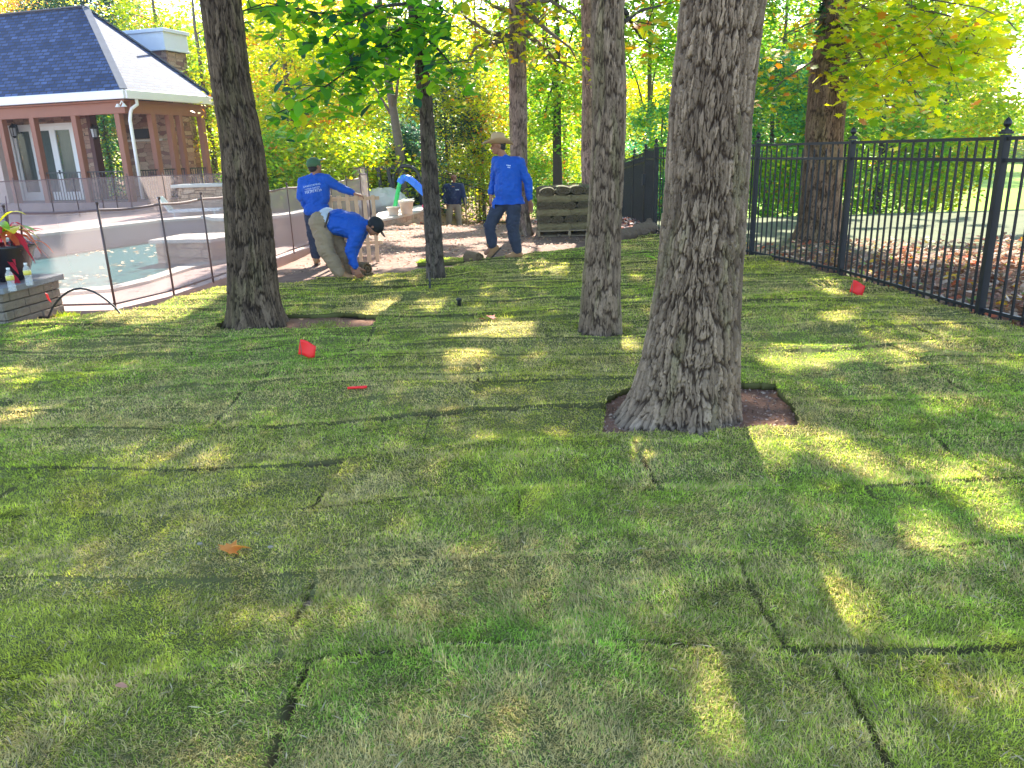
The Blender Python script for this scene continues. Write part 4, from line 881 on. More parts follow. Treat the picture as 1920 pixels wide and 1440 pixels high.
# ------------------------------------------------------------------ mesh pool fence
def mesh_fence(label, pts, H=1.07, zf=lambda x, y: .012, skip=None):
    O = Vector((pts[0][0], pts[0][1], 0)); e = empty('mesh_fence', O, label=label, cat='fence', group='removable mesh pool fences')
    for k, (a, b) in enumerate(zip(pts[:-1], pts[1:])):
        za, zb = zf(*a), zf(*b); A0 = Vector((a[0], a[1], za)) - O; B0 = Vector((b[0], b[1], zb)) - O; d = (B0 - A0); nrm = Vector((-d.y, d.x, 0)).normalized()
        NX, NZ = 8, 4; vs = []
        for j in range(NZ + 1):
            for i in range(NX + 1):
                u, v = i / NX, j / NZ; p = A0.lerp(B0, u) + Vector((0, 0, .05 + (H - .06) * v - .018 * math.sin(PI * u) * (v > .9))) + nrm * (.012 * math.sin(PI * u) * math.sin(PI * v * .9 + .2) * (1 if k % 2 else -1)); vs.append(p)
        fs = [(j * (NX + 1) + i, j * (NX + 1) + i + 1, (j + 1) * (NX + 1) + i + 1, (j + 1) * (NX + 1) + i) for j in range(NZ) for i in range(NX)]
        MB().add(vs, fs).build('mesh_panel', M_screen, e, True)
        for zz, w in ((H - .01, .014), (.06, .012)):
            MB().tube([A0.lerp(B0, u / 6) + Vector((0, 0, zz - (.018 * math.sin(PI * u / 6) if zz > .5 else 0))) for u in range(7)], w, 6).build('hem', M_hem, e)
    for k, a in enumerate(pts):
        p = Vector((a[0], a[1], zf(*a))) - O
        MB().tube([p + Vector((0, 0, -.02)), p + Vector((0, 0, H + .05))], .0135, 8).tube([p + Vector((0, 0, H + .05)), p + Vector((0, 0, H + .075))], .018, 8).build('pole', M_pole, e, True)
    return e
M_hem = plain('brown_vinyl_hem', (.16, .10, .10), .6); M_pole = plain('bronze_pole', (.10, .065, .06), .4, .3)
mesh_fence('brown mesh pool fence between the pool and the lawn', MF, 1.08)
BF = []
for px, py, D in ((-60, 420, 22.5), (40, 412, 23.3), (103, 407, 24), (150, 405, 24.3), (197, 402, 24.6), (223, 401, 24.8), (250, 400, 25), (315, 397, 25.3), (387, 394, 25.6), (450, 392, 25.8), (515, 390, 26)):
    w = A(px, py, D); BF.append((w[0], D))
mesh_fence('brown mesh pool fence on the far side of the pool, in front of the porch', BF, 1.15)
BF2 = [(A(px, 390, D)[0], D) for px, D in ((518, 26.0), (575, 25.6), (630, 24.2), (668, 22.5), (690, 21.0))]
mesh_fence('brown mesh pool fence in front of the bright yellow shrubs, behind the capped worker', BF2, 1.25)
MFE = [(-3.28, 17.95), (-3.05, 17.6)]
mesh_fence('end panel of the mesh fence, folded square beside the pale boulder', MFE, 1.18)

# ------------------------------------------------------------------ porch house
HC = Vector((-11.96, 26.0, 0)); HA = math.atan2(-.3, .953)
house = empty('pool_house', HC, HA, label='porch house with blue grey hip roof, red brown posts and ledge stone walls', cat='house')
Mh = Matrix.Translation(HC) @ Matrix.Rotation(HA, 4, 'Z'); Mi = Mh.inverted()
def HL(px, py, ly):
    """photo pixel -> local (x, z) on the plane y=ly of the house"""
    o = Mi @ Vector((0, 0, CAM_H)); d = Mi.to_3x3() @ Vector(ray(px, py)); t = (ly - o.y) / d.y; p = o + d * t; return p.x, p.z
def HS(px, py, lx):
    o = Mi @ Vector((0, 0, CAM_H)); d = Mi.to_3x3() @ Vector(ray(px, py)); t = (lx - o.x) / d.x; p = o + d * t; return p.y, p.z
ez = 3.77; DP = 4.5; LX = -11
_, pz = HL(160, 13, DP / 2); px0 = HL(160, 13, DP / 2)[0]; pk = Vector((px0, DP / 2, pz)); print('ridge', px0, pz)
def roof():
    me_v = [(0, 0, ez), (0, DP, ez), tuple(pk), (LX, DP / 2, pz), (LX, 0, ez), (LX, DP, ez)]
    faces = [(4, 0, 2, 3), (0, 1, 2), (1, 5, 3, 2)]; uv = []
    sl_ = math.hypot(DP / 2, pz - ez); uv += [(LX, 0), (0, 0), (px0, sl_), (LX, sl_)]; s2 = math.hypot(px0, pz - ez); uv += [(0, 0), (DP, 0), (DP / 2, s2)]; uv += [(0, 0), (LX, 0), (LX, sl_), (px0, sl_)]
    me = bpy.data.meshes.new('roof'); me.from_pydata(me_v, [], faces); l = me.uv_layers.new(name='UVMap'); l.data.foreach_set('uv', [c for t in uv for c in t]); me.materials.append(M_shingle)
    o = bpy.data.objects.new('roof', me); link(o, house)
    m = MB()
    for a, b in (((0, 0, ez), pk), ((0, DP, ez), pk), (pk, (LX, DP / 2, pz))):
        a = Vector(a); b = Vector(b); m.bar(a + Vector((0, 0, .03)), b + Vector((0, 0, .03)), .22, .03)
    m.build('ridge_cap', plain('ridge_shingle', (.13, .14, .17), .85, 0, .2, 6), house)
roof()
m = MB(); m.box((LX / 2, -.02, ez - .13), (-LX + .06, .14, .26)).box((.02, DP / 2, ez - .13), (.14, DP, .26)).box((LX / 2, .03, ez - .01), (-LX, .2, .03)); m.build('gutter', M_white, house, bevel=.02)
MB().box((LX / 2 + .1, DP / 2, ez - .30), (-LX - .5, DP - .2, .05)).build('soffit', M_redwood, house)
m = MB(); m.box((LX / 2 - .1, .32, ez - .50), (-LX - .4, .18, .36)).box((-.28, DP / 2, ez - .5), (.18, DP - .8, .36)); m.build('beam', M_redwood, house, bevel=.01)
FZ = .30
for px, py in ((2, 225), (62, 225), (141, 225), (223, 225)):
    lx = HL(px, py, .32)[0]; MB().box((lx, .34, (FZ + ez - .66) / 2), (.2, .2, ez - .66 - FZ)).build('post', M_redwood, house, bevel=.01)
for px, w in ((285, .2), (318, .22), (336, .16), (377, .2)):
    ly = HS(px, 230, -.28)[0]; ly = min(ly, DP - .3); MB().box((-.28, ly, (FZ + ez - .66) / 2), (.2, w, ez - .66 - FZ)).build('post', M_redwood, house, bevel=.01)
MB().box((LX / 2, DP / 2 + .1, FZ / 2 - .05), (-LX, DP - .3, FZ + .1)).build('porch_floor', M_deck, house)
# recessed stone wall with double doors
WY = 2.1; wl0 = HL(-40, 300, WY)[0]; wl1 = HL(181, 300, WY)[0]; d0 = HL(37, 300, WY)[0]; d1 = HL(152, 300, WY)[0]; dt = HL(90, 238, WY)[1]
ztop = ez - .34
m = MB(); m.box(((wl0 + d0) / 2, WY, (FZ + ztop) / 2), (d0 - wl0, .25, ztop - FZ)); m.box(((wl1 + d1) / 2, WY, (FZ + ztop) / 2), (wl1 - d1, .25, ztop - FZ)); m.box(((d0 + d1) / 2, WY, (dt + ztop) / 2), (d1 - d0, .25, ztop - dt))
m.build('stone_wall', M_stone, house)
MB().box((wl1 + .08, WY, (FZ + ztop) / 2), (.16, .30, ztop - FZ)).build('corner_post', plain('dark_red_brown', (.10, .035, .035), .6), house)
MB().box((wl1 + .02, (WY + DP) / 2, (FZ + ztop) / 2), (.2, DP - WY - .3, ztop - FZ)).build('side_wall', M_stone, house) if False else None
bw = HL(-60, 300, .5)[0]; b1 = HL(2, 300, .5)[0]
MB().box(((bw + HL(9, 330, .62)[0]) / 2 - .1, .8, (FZ + ztop - .3) / 2), (HL(9, 330, .62)[0] - bw, .3, ztop - .3)).build('stucco_wall', M_beige, house)
df = None
nd = 3; dw = (d1 - d0 - .08) / nd
for k in range(nd):
    x0 = d0 + .04 + dw * k; m = MB(); h = dt - FZ; st = .13
    m.box((x0 + st / 2, WY - .1, FZ + h / 2), (st, .06, h)).box((x0 + dw - st / 2, WY - .1, FZ + h / 2), (st, .06, h)).box((x0 + dw / 2, WY - .1, dt - st / 2), (dw - 2 * st, .055, st)).box((x0 + dw / 2, WY - .1, FZ + .15), (dw - 2 * st, .055, .3))
    door = m.build('door', M_white, house, bevel=.004)
    MB().box((x0 + dw / 2, WY - .09, FZ + h / 2 + .08), (dw - 2 * st, .01, h - .4)).build('pane', M_glass, door)
    vs = []; fs = []; n = 36; cx0 = x0 + st; cw = dw - 2 * st
    for i in range(n + 1):
        xx = cx0 + cw * i / n; yy = WY + .0 + .03 * math.sin(i * 1.3) + .01 * math.sin(i * .5); vs += [(xx, yy, FZ + .3), (xx, yy, dt - .1)]
    fs = [(2 * i, 2 * i + 2, 2 * i + 3, 2 * i + 1) for i in range(n)]; MB().add(vs, fs).build('curtain', M_curtain, door, True)
    if k: MB().box((x0 + .05, WY - .16, FZ + 1.0), (.03, .06, .14)).build('handle', M_iron, door)
m = MB(); m.box((d0 - .02, WY - .14, (FZ + dt) / 2), (.1, .05, dt - FZ)).box((d1 + .02, WY - .14, (FZ + dt) / 2), (.1, .05, dt - FZ)).box(((d0 + d1) / 2, WY - .14, dt + .05), (d1 - d0 + .14, .05, .11)); m.build('door_trim', M_white, house)
def lantern(px, py):
    lx, z = HL(px, py, WY - .3); m = MB(); m.box((lx, WY - .17, z + .05), (.12, .03, .32)).bar((lx, WY - .17, z + .2), (lx, WY - .3, z + .22), .025)
    m.lathe((lx, WY - .32, z - .22), [(.03, -.04), (.06, 0), (.09, .03)], 8).lathe((lx, WY - .32, z + .1), [(.13, 0), (.11, .05), (.03, .12), (.01, .16)], 8)
    for q in range(4): m.bar((lx + .09 * math.cos(q * PI / 2 + .7), WY - .32 + .09 * math.sin(q * PI / 2 + .7), z - .2), (lx + .11 * math.cos(q * PI / 2 + .7), WY - .32 + .11 * math.sin(q * PI / 2 + .7), z + .1), .018)
    o = m.build('wall_lantern', M_iron, house); MB().lathe((lx, WY - .32, z - .18), [(.075, 0), (.095, .27)], 8).build('glass', plain('frosted_glass', (.55, .6, .68), .2), o)
lantern(26, 245); lantern(177, 247)
def railing(a, b, z=FZ, h=1.0, sp=.115):
    a = Vector((a[0], a[1], z)); b = Vector((b[0], b[1], z)); L = (b - a).length; n = int(L / sp); m = MB()
    for q in (h, .08): m.bar(a + Vector((0, 0, q)), b + Vector((0, 0, q)), .04, .035)
    for i in range(n + 1): m.bar(a.lerp(b, i / n) + Vector((0, 0, .08)), a.lerp(b, i / n) + Vector((0, 0, h)), .018)
    m.build('railing', M_iron, house)
x1 = HL(62, 225, .32)[0]; x2 = HL(141, 225, .32)[0]; x3 = HL(223, 225, .32)[0]
railing((x1 + .1, .34), (x2 - .1, .34)); railing((x2 + .1, .34), (x3 - .1, .34)); railing((-.28, .45), (-.28, DP - .4)); railing((wl1 + .2, DP - .35), (-.35, DP - .35))
# fireplace mass and chimney
fx0 = HL(236, 250, DP - .9)[0]; fx1 = HL(328, 250, DP - .9)[0]; fx1 = min(fx1, -.55)
fp = MB().box(((fx0 + fx1) / 2, DP - .45, (FZ + ztop) / 2), (fx1 - fx0, .9, ztop - FZ)).build('fireplace', M_stone, house)
fa = HL(264, 251, DP - .92)
MB().box((fa[0], DP - .97, fa[1] + .0), (.85, .12, .34)).build('vent_box', M_iron, fp, bevel=.01)
MB().box((fa[0] + .3, DP - 1.0, fa[1] - .24), (1.6, .22, .07)).build('mantel', M_coping, fp, bevel=.01)
cx0, cz1 = HL(238, 64, DP + .6); cx1, _ = HL(331, 64, DP + .6); _, cz0 = HL(331, 98, DP + .6)
ch = MB().box(((cx0 + cx1) / 2 + .02, DP + .55, cz0 / 2), (cx1 - cx0 - .25, 1.1, cz0)).build('chimney', M_stone, house)
m = MB(); cxm = (cx0 + cx1) / 2; m.box((cxm, DP + .55, (cz0 + cz1) / 2), (cx1 - cx0 - .05, 1.3, cz1 - cz0)).box((cxm, DP + .55, cz1 - .08), (cx1 - cx0 + .1, 1.45, .12)).box((cxm, DP + .55, cz0 + .04), (cx1 - cx0, 1.36, .08)); m.build('chimney_cap', plain('bluish_white_panel', (.6, .66, .74), .5, 0, .05), ch, bevel=.01)
# downspout and floodlight
m = MB(); gy_ = HS(258, 190, .04)[0]; m.tube([(.0, gy_, ez - .22), (.0, gy_, ez - .42), (-.06, gy_ - .2, ez - .55), (-.15, .3, ez - .66), (-.13, .2, ez - .9), (-.13, .2, FZ + .1)], .055, 8); m.build('downspout', M_white, house, True)
m = MB(); fx = -.25
for s in (-1, 1): m.bar((fx, .12, ez - .3), (fx + s * .07, .08, ez - .42), .03).lathe((fx + s * .12, .04, ez - .50), [(.03, .1), (.05, .06), (.09, 0)], 10)
m.build('floodlight', M_white, house)
# pale slab table by the porch
w = A(395, 372, 23.5); e = empty('slab_table', (w[0], 23.5, 0), label='low outdoor table with sunlit pale slab top, behind the dark leaning trunk', cat='table')
MB().box((0, 0, .86), (1.9, .9, .09)).build('top', M_coping, e, bevel=.02); MB().box((0, 0, .40), (1.6, .7, .82)).build('base', M_spastone, e)
w = A(365, 378, 21.0); e = empty('lounge_chair', (w[0], 21.0, 0), .2, label='low white poolside lounge chair in front of the slab table', cat='lounge chair')
MB().box((0, 0, .30), (1.3, .6, .06)).build('seat', M_white, e, bevel=.01); MB().bar((-.62, 0, .32), (-.85, 0, .68), .58, .05).build('backrest', M_white, e, bevel=.01)
for sx in (-.5, .5):
    for sy in (-.24, .24): MB().box((sx, sy, .13), (.04, .04, .28)).build('leg', M_white, e)

# ------------------------------------------------------------------ planter pier, bowl, plants, bottles, hose
pr = G(116, 592); cxp, cyp = -5.36, 7.97
pier = empty('stone_pier', (cxp, cyp, 0), -.10, label='low stacked stone pier with flat cap at the left edge, carrying the bowl', cat='stone pier')
m = MB(); rr = random.Random(4); hz = 0
for row in range(4):
    h = .09; off = (row % 2) * .17
    for side in range(4):
        L = .86; x = -L / 2 - off
        while x < L / 2:
            w_ = rr.uniform(.22, .42); x0 = max(x, -L / 2); x1_ = min(x + w_, L / 2); x += w_
            if x1_ - x0 < .04: continue
            d = .15; c = Vector(((x0 + x1_) / 2, -L / 2 + d / 2 - rr.uniform(0, .018), hz + h / 2)); R = Matrix.Rotation(side * PI / 2, 3, 'Z'); m.box(R @ c, (x1_ - x0 - .008, d, h - .008), R=R @ Matrix.Rotation(rr.uniform(-.02, .02), 3, 'Z'))
    hz += h
m.box((0, 0, .17), (.6, .6, .34)); m.build('stones', plain('grey_brown_ledge_stone', (.20, .165, .13), .95, 0, .4, 7, .8, 25), pier, bevel=.008)
MB().prism([(-.47, -.49), (.2, -.52), (.50, -.47), (.49, .1), (.47, .49), (-.48, .47)], .36, .42).build('cap', plain('blue_grey_flagstone', (.19, .20, .22), .85, 0, .3, 6, .5, 30), pier, bevel=.008)
bowl = empty('planter_bowl', (-5.17, 8.0, .42), label='black glazed flared pot of red and yellow plants on the stone pier', cat='planter')
MB().lathe((0, 0, 0), [(.13, 0), (.17, .02), (.22, .16), (.27, .30), (.31, .34), (.315, .365), (.285, .37), (.25, .33), (.02, .31)], 28).build('pot', M_blackpot, bowl, True)
def blade_leaf(mb, p0, d, up, L, w, arch):
    p0 = Vector(p0); d = Vector(d).normalized(); s = d.cross(Vector((0, 0, 1))).normalized(); n = 7; vs = []; fs = []
    for i in range(n + 1):
        t = i / n; c = p0 + d * L * t + Vector((0, 0, up * L * t - arch * L * t * t)); ww = w * math.sin(PI * min(1, t * .9 + .08)) ** .8
        vs += [c - s * ww + Vector((0, 0, .12 * ww * 2)), c, c + s * ww + Vector((0, 0, .12 * ww * 2))]
    for i in range(n):
        for q in (0, 1): fs.append((3 * i + q, 3 * i + q + 1, 3 * i + q + 4, 3 * i + q + 3))
    mb.add(vs, fs)
def transl(name, col, tr=.45, t2=None):
    m, n, l, b = newmat(name); b.inputs['Base Color'].default_value = (*col, 1); b.inputs['Roughness'].default_value = .4
    t = N(n, 'ShaderNodeBsdfTranslucent'); t.inputs[0].default_value = (*(t2 or tuple(min(1, c * 1.5) for c in col)), 1); ms = N(n, 'ShaderNodeMixShader'); ms.inputs[0].default_value = tr
    l.new(b.outputs[0], ms.inputs[1]); l.new(t.outputs[0], ms.inputs[2]); l.new(ms.outputs[0], n['Material Output'].inputs['Surface']); return m
rr = random.Random(8); ml = MB(); my = MB(); mr_ = MB(); mp = MB()
for k in range(5):
    a = rr.uniform(-.9, 1.2) - .5; blade_leaf(ml if k % 2 else my, (rr.uniform(-.12, .16), rr.uniform(-.1, .1), .42 + rr.uniform(0, .12)), (math.cos(a) * .6, math.sin(a) * .6, 0), rr.uniform(.5, 1.1), rr.uniform(.28, .4), rr.uniform(.055, .085), rr.uniform(.4, 1.2))
blade_leaf(my, (.05, -.05, .6), (.75, -.2, 0), .9, .34, .028, .7); blade_leaf(ml, (-.1, -.1, .45), (.6, -.3, 0), 1.1, .42, .09, .9); blade_leaf(my, (-.2, -.1, .5), (.5, -.3, 0), .9, .40, .10, .9)
for k in range(90):
    a = rr.uniform(0, 2 * PI); r = rr.uniform(.05, .26); blade_leaf(mr_ if k % 3 else mp, (r * math.cos(a), r * math.sin(a), .36 + rr.uniform(-.02, .20)), (math.cos(a), math.sin(a), 0), rr.uniform(-.2, 1.0), rr.uniform(.11, .22), rr.uniform(.02, .036), rr.uniform(.5, 1.6))
for k in range(16):
    a = rr.uniform(-2.4, -.4); blade_leaf(mr_ if k % 2 else mp, (-.12 + .25 * math.cos(a), .25 * math.sin(a) - .05, .33 - rr.uniform(0, .28)), (math.cos(a), math.sin(a), 0), -.6, rr.uniform(.10, .16), .024, .4)
ml.build('green_leaves', transl('lime_leaf', (.22, .48, .02)), bowl, True); my.build('yellow_leaves', transl('yellow_leaf', (.72, .62, .02)), bowl, True)
mr_.build('red_leaves', transl('crimson_leaf', (.55, .03, .06)), bowl, True); mp.build('orange_leaves', transl('coral_leaf', (.7, .20, .10)), bowl, True)
m = MB()
for dx, dy, L in ((.12, -.05, .55), (.2, 0, .42), (.02, -.1, .5), (.16, .06, .36)): m.tube([(dx, dy, .3), (dx * 1.1, dy, .3 + L * .5), (dx * 1.2 + .02, dy, .3 + L)], [.010, .008, .004], 6)
m.build('stems', plain('purple_stem', (.10, .05, .07), .6), bowl, True)
def bottle(px, py, label, tilt=0):
    x, y = G(px, py, .422); e = empty('water_bottle', (x, y, .422), label=label, cat='bottle', group='clear water bottles on the stone pier')
    MB().lathe((0, 0, 0), [(.028, 0), (.032, .01), (.032, .055), (.028, .075), (.032, .10), (.032, .14), (.026, .165), (.013, .185), (.013, .195)], 18).build('body', M_clear, e, True)
    MB().lathe((0, 0, 0), [(.0328, .10), (.0328, .14)], 18).build('label', M_label, e, True); MB().lathe((0, 0, .195), [(.015, 0), (.015, .016)], 12).build('cap', M_white, e); return e
b1_ = bottle(24, 546, 'clear water bottle on the pier cap at the very left edge, with a waist'); b2_ = bottle(56, 535, 'clear water bottle standing against the black pot, nearer the pool')
b1_.scale = b2_.scale = (1.05, 1.05, 1.05)
w = A(88, 556, 7.8); e = MB().add([tuple(c * .65 for c in q) for q in [(-.02, 0, .07), (.015, 0, .05), (.03, 0, -.03), (.045, 0, -.08), (.01, 0, -.05), (-.01, 0, 0), (-.02, .012, .07), (.015, .012, .05), (.03, .012, -.03), (.045, .012, -.08), (.01, .012, -.05), (-.01, .012, 0)]],
    [(0, 1, 2, 3, 4, 5), (11, 10, 9, 8, 7, 6)] + [(k, (k + 1) % 6, (k + 1) % 6 + 6, k + 6) for k in range(6)]).build('ribbon', M_pvc, None, loc=(w[0] + .03, 7.75, w[2])); tag(e, 'small red ribbon hanging on the side of the stone pier', 'ribbon')
h0 = Vector((*G(92, 600), .03)); h1 = Vector((*G(232, 600), .05)); pts = [h0 + Vector((-.1, .0, .0))]
for k in range(13):
    t = k / 12; p = h0.lerp(h1, t); p.z = .03 + .30 * math.sin(PI * t) ** .8; pts.append(p)
pts.append(h1 + Vector((.05, -.03, -.03)))
o = MB().tube(pts, .011, 8).build('hose', M_hose, None, True); tag(o, 'black irrigation hose arching over the ground right of the stone pier', 'hose')
hb = [Vector((*G(px, py), .02)) for px, py in ((-40, 600), (10, 606), (40, 612), (70, 609), (88, 602))]
o = MB().tube(hb, .010, 8).build('hose', M_hose, None, True); tag(o, 'pale and black hose lying along the foot of the stone pier', 'hose')
def tuft(px, py, n, h, spread, label, pal, r=.01):
    x, y = G(px, py); X = x + RNG.normal(0, spread, n); Y = y + RNG.normal(0, spread, n); V, Fq, Ft, C = blades('t', X, Y, 0, hscale=h, zfun=lambda a, b: a * 0 + .01, col_override=np.array(pal))
    o = fastmesh('grass_clump', V, [Fq, Ft], M_grass, cols=C); tag(o, label, 'plant', kind='stuff')
tuft(128, 598, 500, 4.0, .05, 'small yellow green tuft at the foot of the stone pier', (1.5, 1.4, 1)); tuft(232, 600, 500, 2.2, .07, 'dark wiry tuft where the hose meets the ground', (.5, .4, .6)); tuft(610, 612, 700, 2.0, .09, 'pulled sod clump on the soil right of the dark leaning trunk', (.8, .8, .9))
tuft(835, 530, 700, 2.4, .10, 'shaggy grass clump at the foot of the slimmest trunk', (.6, .7, .6))

# ------------------------------------------------------------------ pots, slide, boulder, ledge, dark frame behind the worker
gzt = lambda x, y: Tz(x, y)
LG = [G(px, py) for px, py in ((694, 428), (735, 420), (770, 412), (800, 402), (815, 398))]
lg = empty('stone_ledge', (LG[1][0], LG[1][1], 0), label='curved flagstone ledge under the two pale pots', cat='ledge'); O = lg.location
poly = [(x, y) for x, y in LG] + [(LG[-1][0] - .1, LG[-1][1] + 2.2), (LG[0][0] - .2, LG[0][1] + 2.6)]
MB().prism([(x - O.x, y - O.y) for x, y in poly], -.2, .10).build('edge', M_spastone, lg); MB().prism([((x - O.x) * 1.03, (y - O.y) * 1.03 - .06) for x, y in poly], .10, .16).build('flagstones', M_coping, lg, bevel=.015)
def pot(px, py, r, h, label):
    x, y = G(px, py, .16); e = empty('clay_pot', (x, y, .16), label=label, cat='pot', group='pale pots on the ledge')
    MB().lathe((0, 0, 0), [(r * .68, 0), (r * .74, .02), (r * .92, h * .85), (r * 1.05, h * .86), (r * 1.08, h), (r * .95, h), (r * .9, h * .88), (.02, h * .85)], 24).build('pot_body', M_pot, e, True)
    return e
pot(738, 404, .155, .20, 'small pale clay pot on the ledge, left one'); p2 = pot(763, 402, .185, .33, 'taller pale clay pot with stones on top, right one')
leafmesh('stones', RNG.normal(0, .08, (60, 3)) * np.array([1, 1, .2]) + np.array([0, 0, .33]), .08, [(1, (.6, .62, .55)), (1, (.4, .45, .35))], M_litter, .5, parent=p2, kind='stuff')
bx, by = G(724, 402)
bo = MB(); bo.ell((0, 0, .22), (.62, .45, .36)).ell((-.3, .05, .2), (.42, .36, .34)).ell((.35, 0, .15), (.36, .3, .27))
bl = voxel(bo, 'boulder', M_boulder, None, .04, 2, .05, 3); bl.location = (bx - .1, by + .35, .12); tag(bl, 'large pale boulder beside the end of the mesh fence, behind the pots', 'boulder')
# toddler slide
sx_, sy_ = G(752, 400, .1); S = empty('toy_slide', (sx_, sy_ + .35, .16), label='child sized slide, blue chute with green ladder, behind the pots', cat='slide')
m = MB(); prof = [(-.02, .66), (.04, .76), (.13, .79), (.24, .74), (.40, .60), (.60, .38), (.78, .18), (.88, .12), (.96, .10)]
for a, b in zip(prof[:-1], prof[1:]):
    m.bar((a[0], 0, a[1]), (b[0], 0, b[1]), .34, .035)
    for s in (-.17, .17): m.bar((a[0], s, a[1] + .04), (b[0], s, b[1] + .04), .035, .15)
m.build('chute', M_slideblue, S, bevel=.01)
m = MB()
for s in (-.15, .15): m.bar((0, s, .80), (-.22, s, 0), .05, .07)
for k in range(4): m.bar((-.06 - .05 * k, -.15, .58 - .16 * k), (-.06 - .05 * k, .15, .58 - .16 * k), .05, .04)
m.bar((0, -.15, .8), (.1, -.15, .86), .05, .05); m.bar((0, .15, .8), (.1, .15, .86), .05, .05); m.build('ladder', M_slidegreen, S, bevel=.01)
x, y = G(799, 392, .16); o = MB().ell((0, 0, .07), (.11, .1, .08)).lathe((0, 0, .13), [(.04, 0), (.05, .03), (.01, .05)], 10).build('toy_bucket', plain('pink_red_plastic', (.8, .03, .12), .4), None, True, loc=(x, y, .16)); tag(o, 'small pink red toy at the foot of the blue chute', 'toy')
# dark timber arbour bench
x, y = (A(735, 380, 22.6)[0], 22.6); e = empty('garden_arbour', (x, y, -.3), label='dark metal arched garden frame behind the pale boulder', cat='garden frame')
m = MB(); zt = 1.22 + .3
m.bar((-.9, 0, zt), (.15, 0, zt), .1, .1); m.build('top_rail', M_iron, e)
for xx, xb in ((-.78, -.86), (-.32, -.22), (-.05, .12)): MB().bar((xx, 0, zt), (xb, 0, 0), .13, .09).build('leg', M_iron, e)
arc_ = [(.25 + .38 * math.cos(a) + .2, 0, zt - .32 + .36 * math.sin(a)) for a in np.linspace(PI, 0, 9)]; MB().tube([(.07, 0, 0)] + arc_ + [(.85, 0, 0)], .05, 8).build('arch', M_iron, e, True)
m = MB(); 
for z in (.35, .75): m.bar((-.8, 0, z), (.1, 0, z), .04, .05)
m.build('cross_rail', M_iron, e)

# ------------------------------------------------------------------ pallet stack of sod
SX, SY = .56, 14.75; yaw = -.04; M_stackside = plain('olive_sod_underside', (.22, .16, .085), .98, 0, .35, 14, .9, 50, col2=(.27, .23, .11)); M_stackend = plain('dark_sod_end', (.13, .10, .055), .98, 0, .45, 20, .9, 60)
pal = empty('pallet', (SX + .62, SY + .35, 0), yaw, label='weathered wooden pallet under the stack of sod rolls', cat='pallet')
m = MB()
for k in range(6): m.box((0, -.48 + k * .19, .112), (1.24, .12, .02))
for k in range(5): m.box((0, -.45 + k * .225, .01), (1.24, .1, .018))
m.build('boards', M_palletwood, pal)
for sx in (-.57, 0, .57): MB().box((sx, 0, .06), (.045, 1.1, .08)).build('stringer', M_palletwood, pal)
def spiral_roll(L, rx, rz, seed=0, axis='y', mat=M_soilroll, turns=3.2):
    """rolled sod: a real spiral strip extruded along its axis"""
    rr = random.Random(seed); n = 80; th = 2 * PI * turns; t0 = .035 / rx * .5; vs = []; rs = []
    outer = []; inner = []
    for i in range(n + 1):
        a = i / n; r = .12 + .88 * a; ang = th * a + seed; w = 1 + .04 * math.sin(ang * 3 + seed) + rr.uniform(-.015, .015)
        outer.append((rx * r * w * math.cos(ang), rz * r * w * math.sin(ang))); r2 = max(.02, r - .20); inner.append((rx * r2 * w * math.cos(ang), rz * r2 * w * math.sin(ang)))
    m = MB()
    prof = [(p, 0) for p in outer]; nn = n + 1
    for y in (-L / 2, -L / 2 + .02, 0, L / 2 - .02, L / 2):
        k = .97 if abs(y) == L / 2 else 1
        for p in outer: vs.append((p[0] * k, y + rr.uniform(-.006, .006), p[1] * k))
        for p in inner: vs.append((p[0], y + rr.uniform(-.006, .006), p[1]))
    fs = []
    for j in range(4):
        o0 = j * 2 * nn; o1 = (j + 1) * 2 * nn
        for i in range(n): fs += [(o0 + i, o0 + i + 1, o1 + i + 1, o1 + i), (o0 + nn + i + 1, o0 + nn + i, o1 + nn + i, o1 + nn + i + 1)]
    for o0 in (0, 8 * nn):
        for i in range(n): fs.append((o0 + i, o0 + i + 1, o0 + nn + i + 1, o0 + nn + i))
    m.add(vs, fs); m.ell((0, 0, 0), (rx * .8, L / 2 * .97, rz * .8)); return m
def side_roll(L, d, h, seed):
    m = MB(); m.cap((-L / 2 + h * .35, 0, 0), h * .5, (L / 2 - h * .35, 0, 0), h * .5, 14); m.box((0, 0, 0), (L - .005, d * .9, h * .98)); m.cap((-L / 2 + h * .35, -d / 2 + h * .45, 0), h * .46, (L / 2 - h * .35, -d / 2 + h * .45, 0), h * .46)
    return m
words = ['first', 'second', 'third', 'fourth', 'fifth']; lay = ['bottom', 'second', 'third', 'fourth', 'fifth', 'top']
z = .123; LH = [.125, .14, .125, .13, .125, .15]; W = 1.18
protoS = voxel(side_roll(.61, .42, .134, 1), 'sod_roll', M_stackside, None, .010, 2, .022, 5); protoE = []
for sd in (1, 2, 4):
    o = spiral_roll(.58, .137, .074, sd).build('sod_roll', M_stackend, None, False); o.data.materials.append(M_sodgreen)
    for p in o.data.polygons:
        if abs(p.normal.y) < .3 and (p.index // 2) % 2 == 1: p.material_index = 1
    protoE.append(o)
usedS = False; usedE = [False] * 3; rr = random.Random(2)
